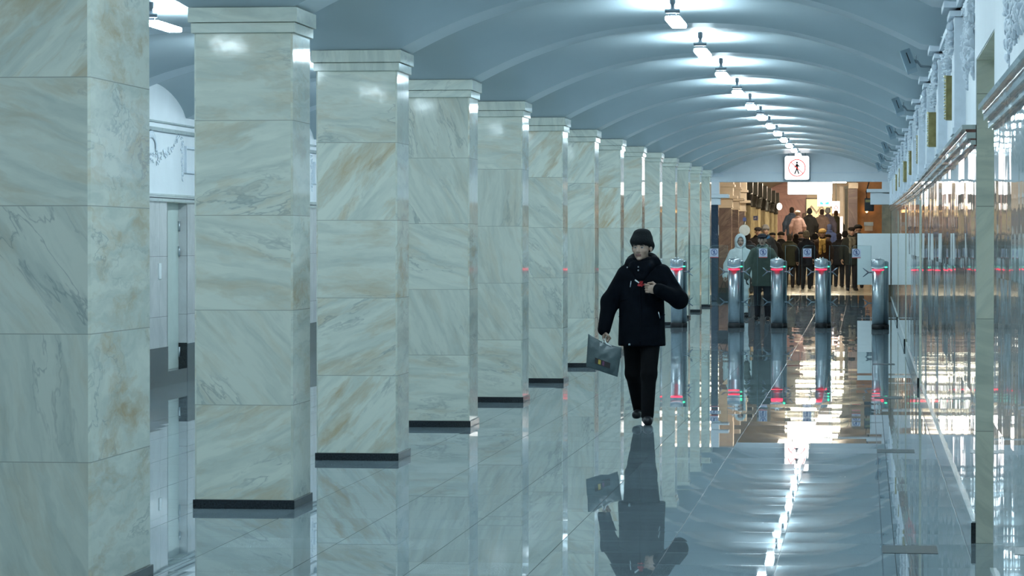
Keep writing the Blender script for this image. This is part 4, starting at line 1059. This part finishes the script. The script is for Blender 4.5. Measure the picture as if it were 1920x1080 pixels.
for i, Y in enumerate((100.2, 104.8, 109.6, 114.6, 119.8, 125.2, 130.6)):
    r = pb_ if i == 0 else copy_tree(pb_); r.location = (-3.72, Y, BASE)
    tag(r, 'fluted yellowish column with a dark capital, %s of its row in the concourse' % ORD[i + 1], 'column', 'fluted columns of the concourse', 'thing')
q = MB(); q.box(-5.2, -5.0, 82.5, 140, BASE, 4.4); structure(q.build('wall_concourse', M['yellow_stone']))
q = MB(); q.box(-4.9, -2.6, 136, 136.4, BASE, 4.6); structure(q.build('wall_pink', M['pink_marble']))
q = MB(); q.box(-2.6, 2.5, 136.6, 137, BASE, 4.6); structure(q.build('wall_beige', M['beige_stone']))
q = MB(); q.box(1.3, 1.5, 82.3, 137, BASE, 4.6); structure(q.build('wall_side', M['brown_marble']))
st = empty('wide_steps', (-2.1, 105.0, BASE), 0, 'wide stone steps carrying the people at the back of the concourse', 'steps')
q = MB()
for k in range(6): q.box(-1.5, 1.45, -1.6 + .35 * k if k else -1.6, 14, .158 * k, .158 * (k + 1) - .0)
q.build('flight', M['beige_stone'], st)
# golden panel with a zigzag band at the back
gp = empty('golden_panel', (-2.05, 135.9, BASE), 0, 'bright golden panel with a brown zigzag band on the end wall', 'panel')
q = MB(); q.box(-.55, .55, 0, .12, .9, 3.3); q.build('lit_field', emit('golden_glow', (1.0, .74, .36), 1.1, (.8, .65, .4)), gp)
q = MB(); pz = [(-.55 + .22 * k, 2.72 + (.20 if k % 2 else -.08)) for k in range(6)]
for (a, b), (c, d_) in zip(pz[:-1], pz[1:]): q.prism([(a, b), (c, d_), (c, d_ + .13), (a, b + .13)], -.03, 0)
q.build('zigzag_band', M['beige_stone'], gp)
q = MB(); q.box(-.58, -.55, -.03, .12, .9, 3.3); q.box(.55, .58, -.03, .12, .9, 3.3); q.box(-.58, .58, -.03, .12, 3.3, 3.36); q.box(-.01, .01, -.02, 0, .9, 3.3); q.build('frame', M['dark_bronze'], gp)
# right-hand piers and the orange-lit panelled wall
q = empty('dark_pier', (-.80, 113, BASE + .95), 0, 'slim dark pier between the lit strip and the brown marble', 'pier', None, 'thing'); b_ = MB(); b_.box(.02, .13, 0, .4, 0, 2.4, 0, .01); b_.build('shaft', M['dark_bronze'], q); b_ = MB(); b_.box(0, .15, -.03, .43, 2.4, 2.5); b_.build('capital', M['dark_bronze'], q)
q = empty('light_strip', (-.95, 113, BASE + .95), 0, 'narrow glowing vertical strip beside the slim dark pier', 'lamp'); b_ = MB(); b_.box(0, .11, .02, .2, .6, 1.4, 0, .01); b_.build('diffuser', emit('pinkish_strip', (1.0, .82, .75), 1.1), q); b_ = MB(); b_.box(-.02, .13, .05, .3, 0, .6); b_.build('housing', M['beige_stone'], q); b_ = MB(); b_.box(-.01, .12, .05, .3, 1.4, 2.5); b_.build('upper_post', M['beige_stone'], q)
q = empty('marble_pier', (-.64, 112, BASE + .95), 0, 'wide brown marble pier beyond the gates, next to the orange wall', 'pier', None, 'thing'); b_ = MB(); b_.box(0, .33, 0, .4, 0, 2.4, 0, .01); b_.build('shaft', M['brown_marble'], q); b_ = MB(); b_.box(-.0, .35, -.04, .44, 2.4, 2.6); b_.build('capital', M['beige_stone'], q)
M['orange_wood'] = plain('orange_brown_panelling', (.42, .19, .05), .3, var=.35, scale=2.5)
q = MB(); q.box(-.35, 1.3, 114, 114.3, BASE, 4.2); structure(q.build('wall_panelled', M['orange_wood']))
q = empty('wall_lamp', (.02, 113.9, BASE + 2.55), 0, 'small glowing lamp on the orange panelled wall', 'lamp'); b_ = MB(); b_.ell((0, -.05, 0), (.045, .045, .06)); b_.build('bulb', emit('amber_bulb', (1, .6, .2), 12), q); b_ = MB(); b_.box(-.03, .03, -.02, .1, -.1, -.04); b_.build('bracket', M['dark_bronze'], q)
q = empty('notice_board', (.06, 113.94, BASE + 1.95), 0, 'small dark and cream notice on the orange panelled wall', 'notice'); b_ = MB(); b_.box(-.14, .2, 0, .06, .06, .20); b_.build('dark_panel', M['steel_dark'], q); b_ = MB(); b_.box(-.12, .18, -.01, .06, -.12, .05); b_.build('cream_panel', M['beige_stone'], q)
q = empty('poster_case', (-1.16, 120, BASE + 2.75), 0, 'bright poster case with a red mark below the hanging board', 'poster'); b_ = MB(); b_.box(-.15, .15, 0, .08, -.22, .25, 0, .01); b_.build('lit_face', emit('poster_glow', (1, .85, .82), 1.6), q); b_ = MB(); ringp(b_, 0, 0.0, .05, .075, -.01, 0, 0, 20); b_.build('red_mark', M['ink_red'], q); b_ = MB(); b_.box(-.02, .02, .02, .06, .25, 1.6); b_.build('hanger', M['dark_bronze'], q)
# round sign on a post, plates, globe lamp, loudspeaker
q = empty('round_sign', (cx(1398, 84), 84, BASE), 0, 'pale round disc sign on a post behind the woman in white', 'sign'); b_ = MB(); b_.rev([(.15, 0), (.15, .02)], (0, -.02, 1.735), 28, 0, 'y'); b_.build('disc', plain('pale_blue_enamel', (.45, .58, .68), .4), q); b_ = MB(); b_.rev([(.018, 0), (.018, 2.05)], (0, .02, 0), 10); b_.rev([(.14, 0), (.14, .03)], (0, .02, 0), 18); b_.build('post', M['steel_dark'], q); b_ = MB(); b_.box(-.045, .045, -.01, .03, 1.98, 2.08); b_.build('plate', M['ink_blue'], q)
q = empty('column_plate', (-3.70 + .02, 99.9, BASE + 2.12), 0, 'small dark number plate on a column of the concourse', 'plate'); b_ = MB(); b_.box(.06, .20, 0, .35, 0, .14); b_.build('plate', M['ink_blue'], q); b_ = MB(); b_.box(.085, .115, -.006, 0, .04, .055); b_.box(.105, .118, -.006, 0, .055, .1); b_.box(.14, .155, -.006, 0, .04, .10); b_.build('numerals', M['sticker'], q)
q = empty('globe_lamp', (-3.33, 119.6, BASE + 2.79), 0, 'round white globe lamp on the column row in the concourse', 'lamp'); b_ = MB(); b_.ell((0, 0, 0), (.10, .10, .135), 20, 14); b_.build('globe', emit('globe_glow', (1, .93, .82), 6.0), q); b_ = MB(); b_.tube([(-.05, .15, .1), (-.2, .2, .12), (-.42, .25, .1)], .015); b_.build('bracket', M['dark_bronze'], q)
q = empty('loudspeaker', (.07, 75.95, fz(75.95) + 2.40), 0, 'black loudspeaker box hanging at the edge of the opening', 'loudspeaker'); b_ = MB(); b_.box(-.11, .12, 0, .2, -.2, .12, 0, .02); b_.build('cabinet', M['black'], q); b_ = MB(); b_.tube([(-.06, .1, .12), (-.07, .1, .28), (0, .1, .52)], .016); b_.build('hanger', M['black'], q); b_ = MB(); b_.box(-.09, .10, -.006, 0, .02, .08); b_.build('name_strip', M['brass'], q)
# unseen strip lamps added behind the lintel to brighten the concourse
M['warm'] = emit('warm_lamp', WARM_COL, WARM)
for i, Y in enumerate((82.7, 87, 94, 102, 110, 118, 126, 132)):
    q = empty('concourse_fill_lamp', (-1.75, Y, BASE + 4.0), 0, 'added warm strip lamp, unseen under the concourse vault', 'lamp', 'added warm lamps of the concourse'); b_ = MB(); b_.box(-.9, .9, -.15, .15, -.06, 0, 0, .01); b_.build('diffuser', M['warm'], q); b_ = MB(); b_.rev([(.02, 0), (.02, .42)], (0, 0, 0), 8); b_.build('stem', M['dark_bronze'], q)
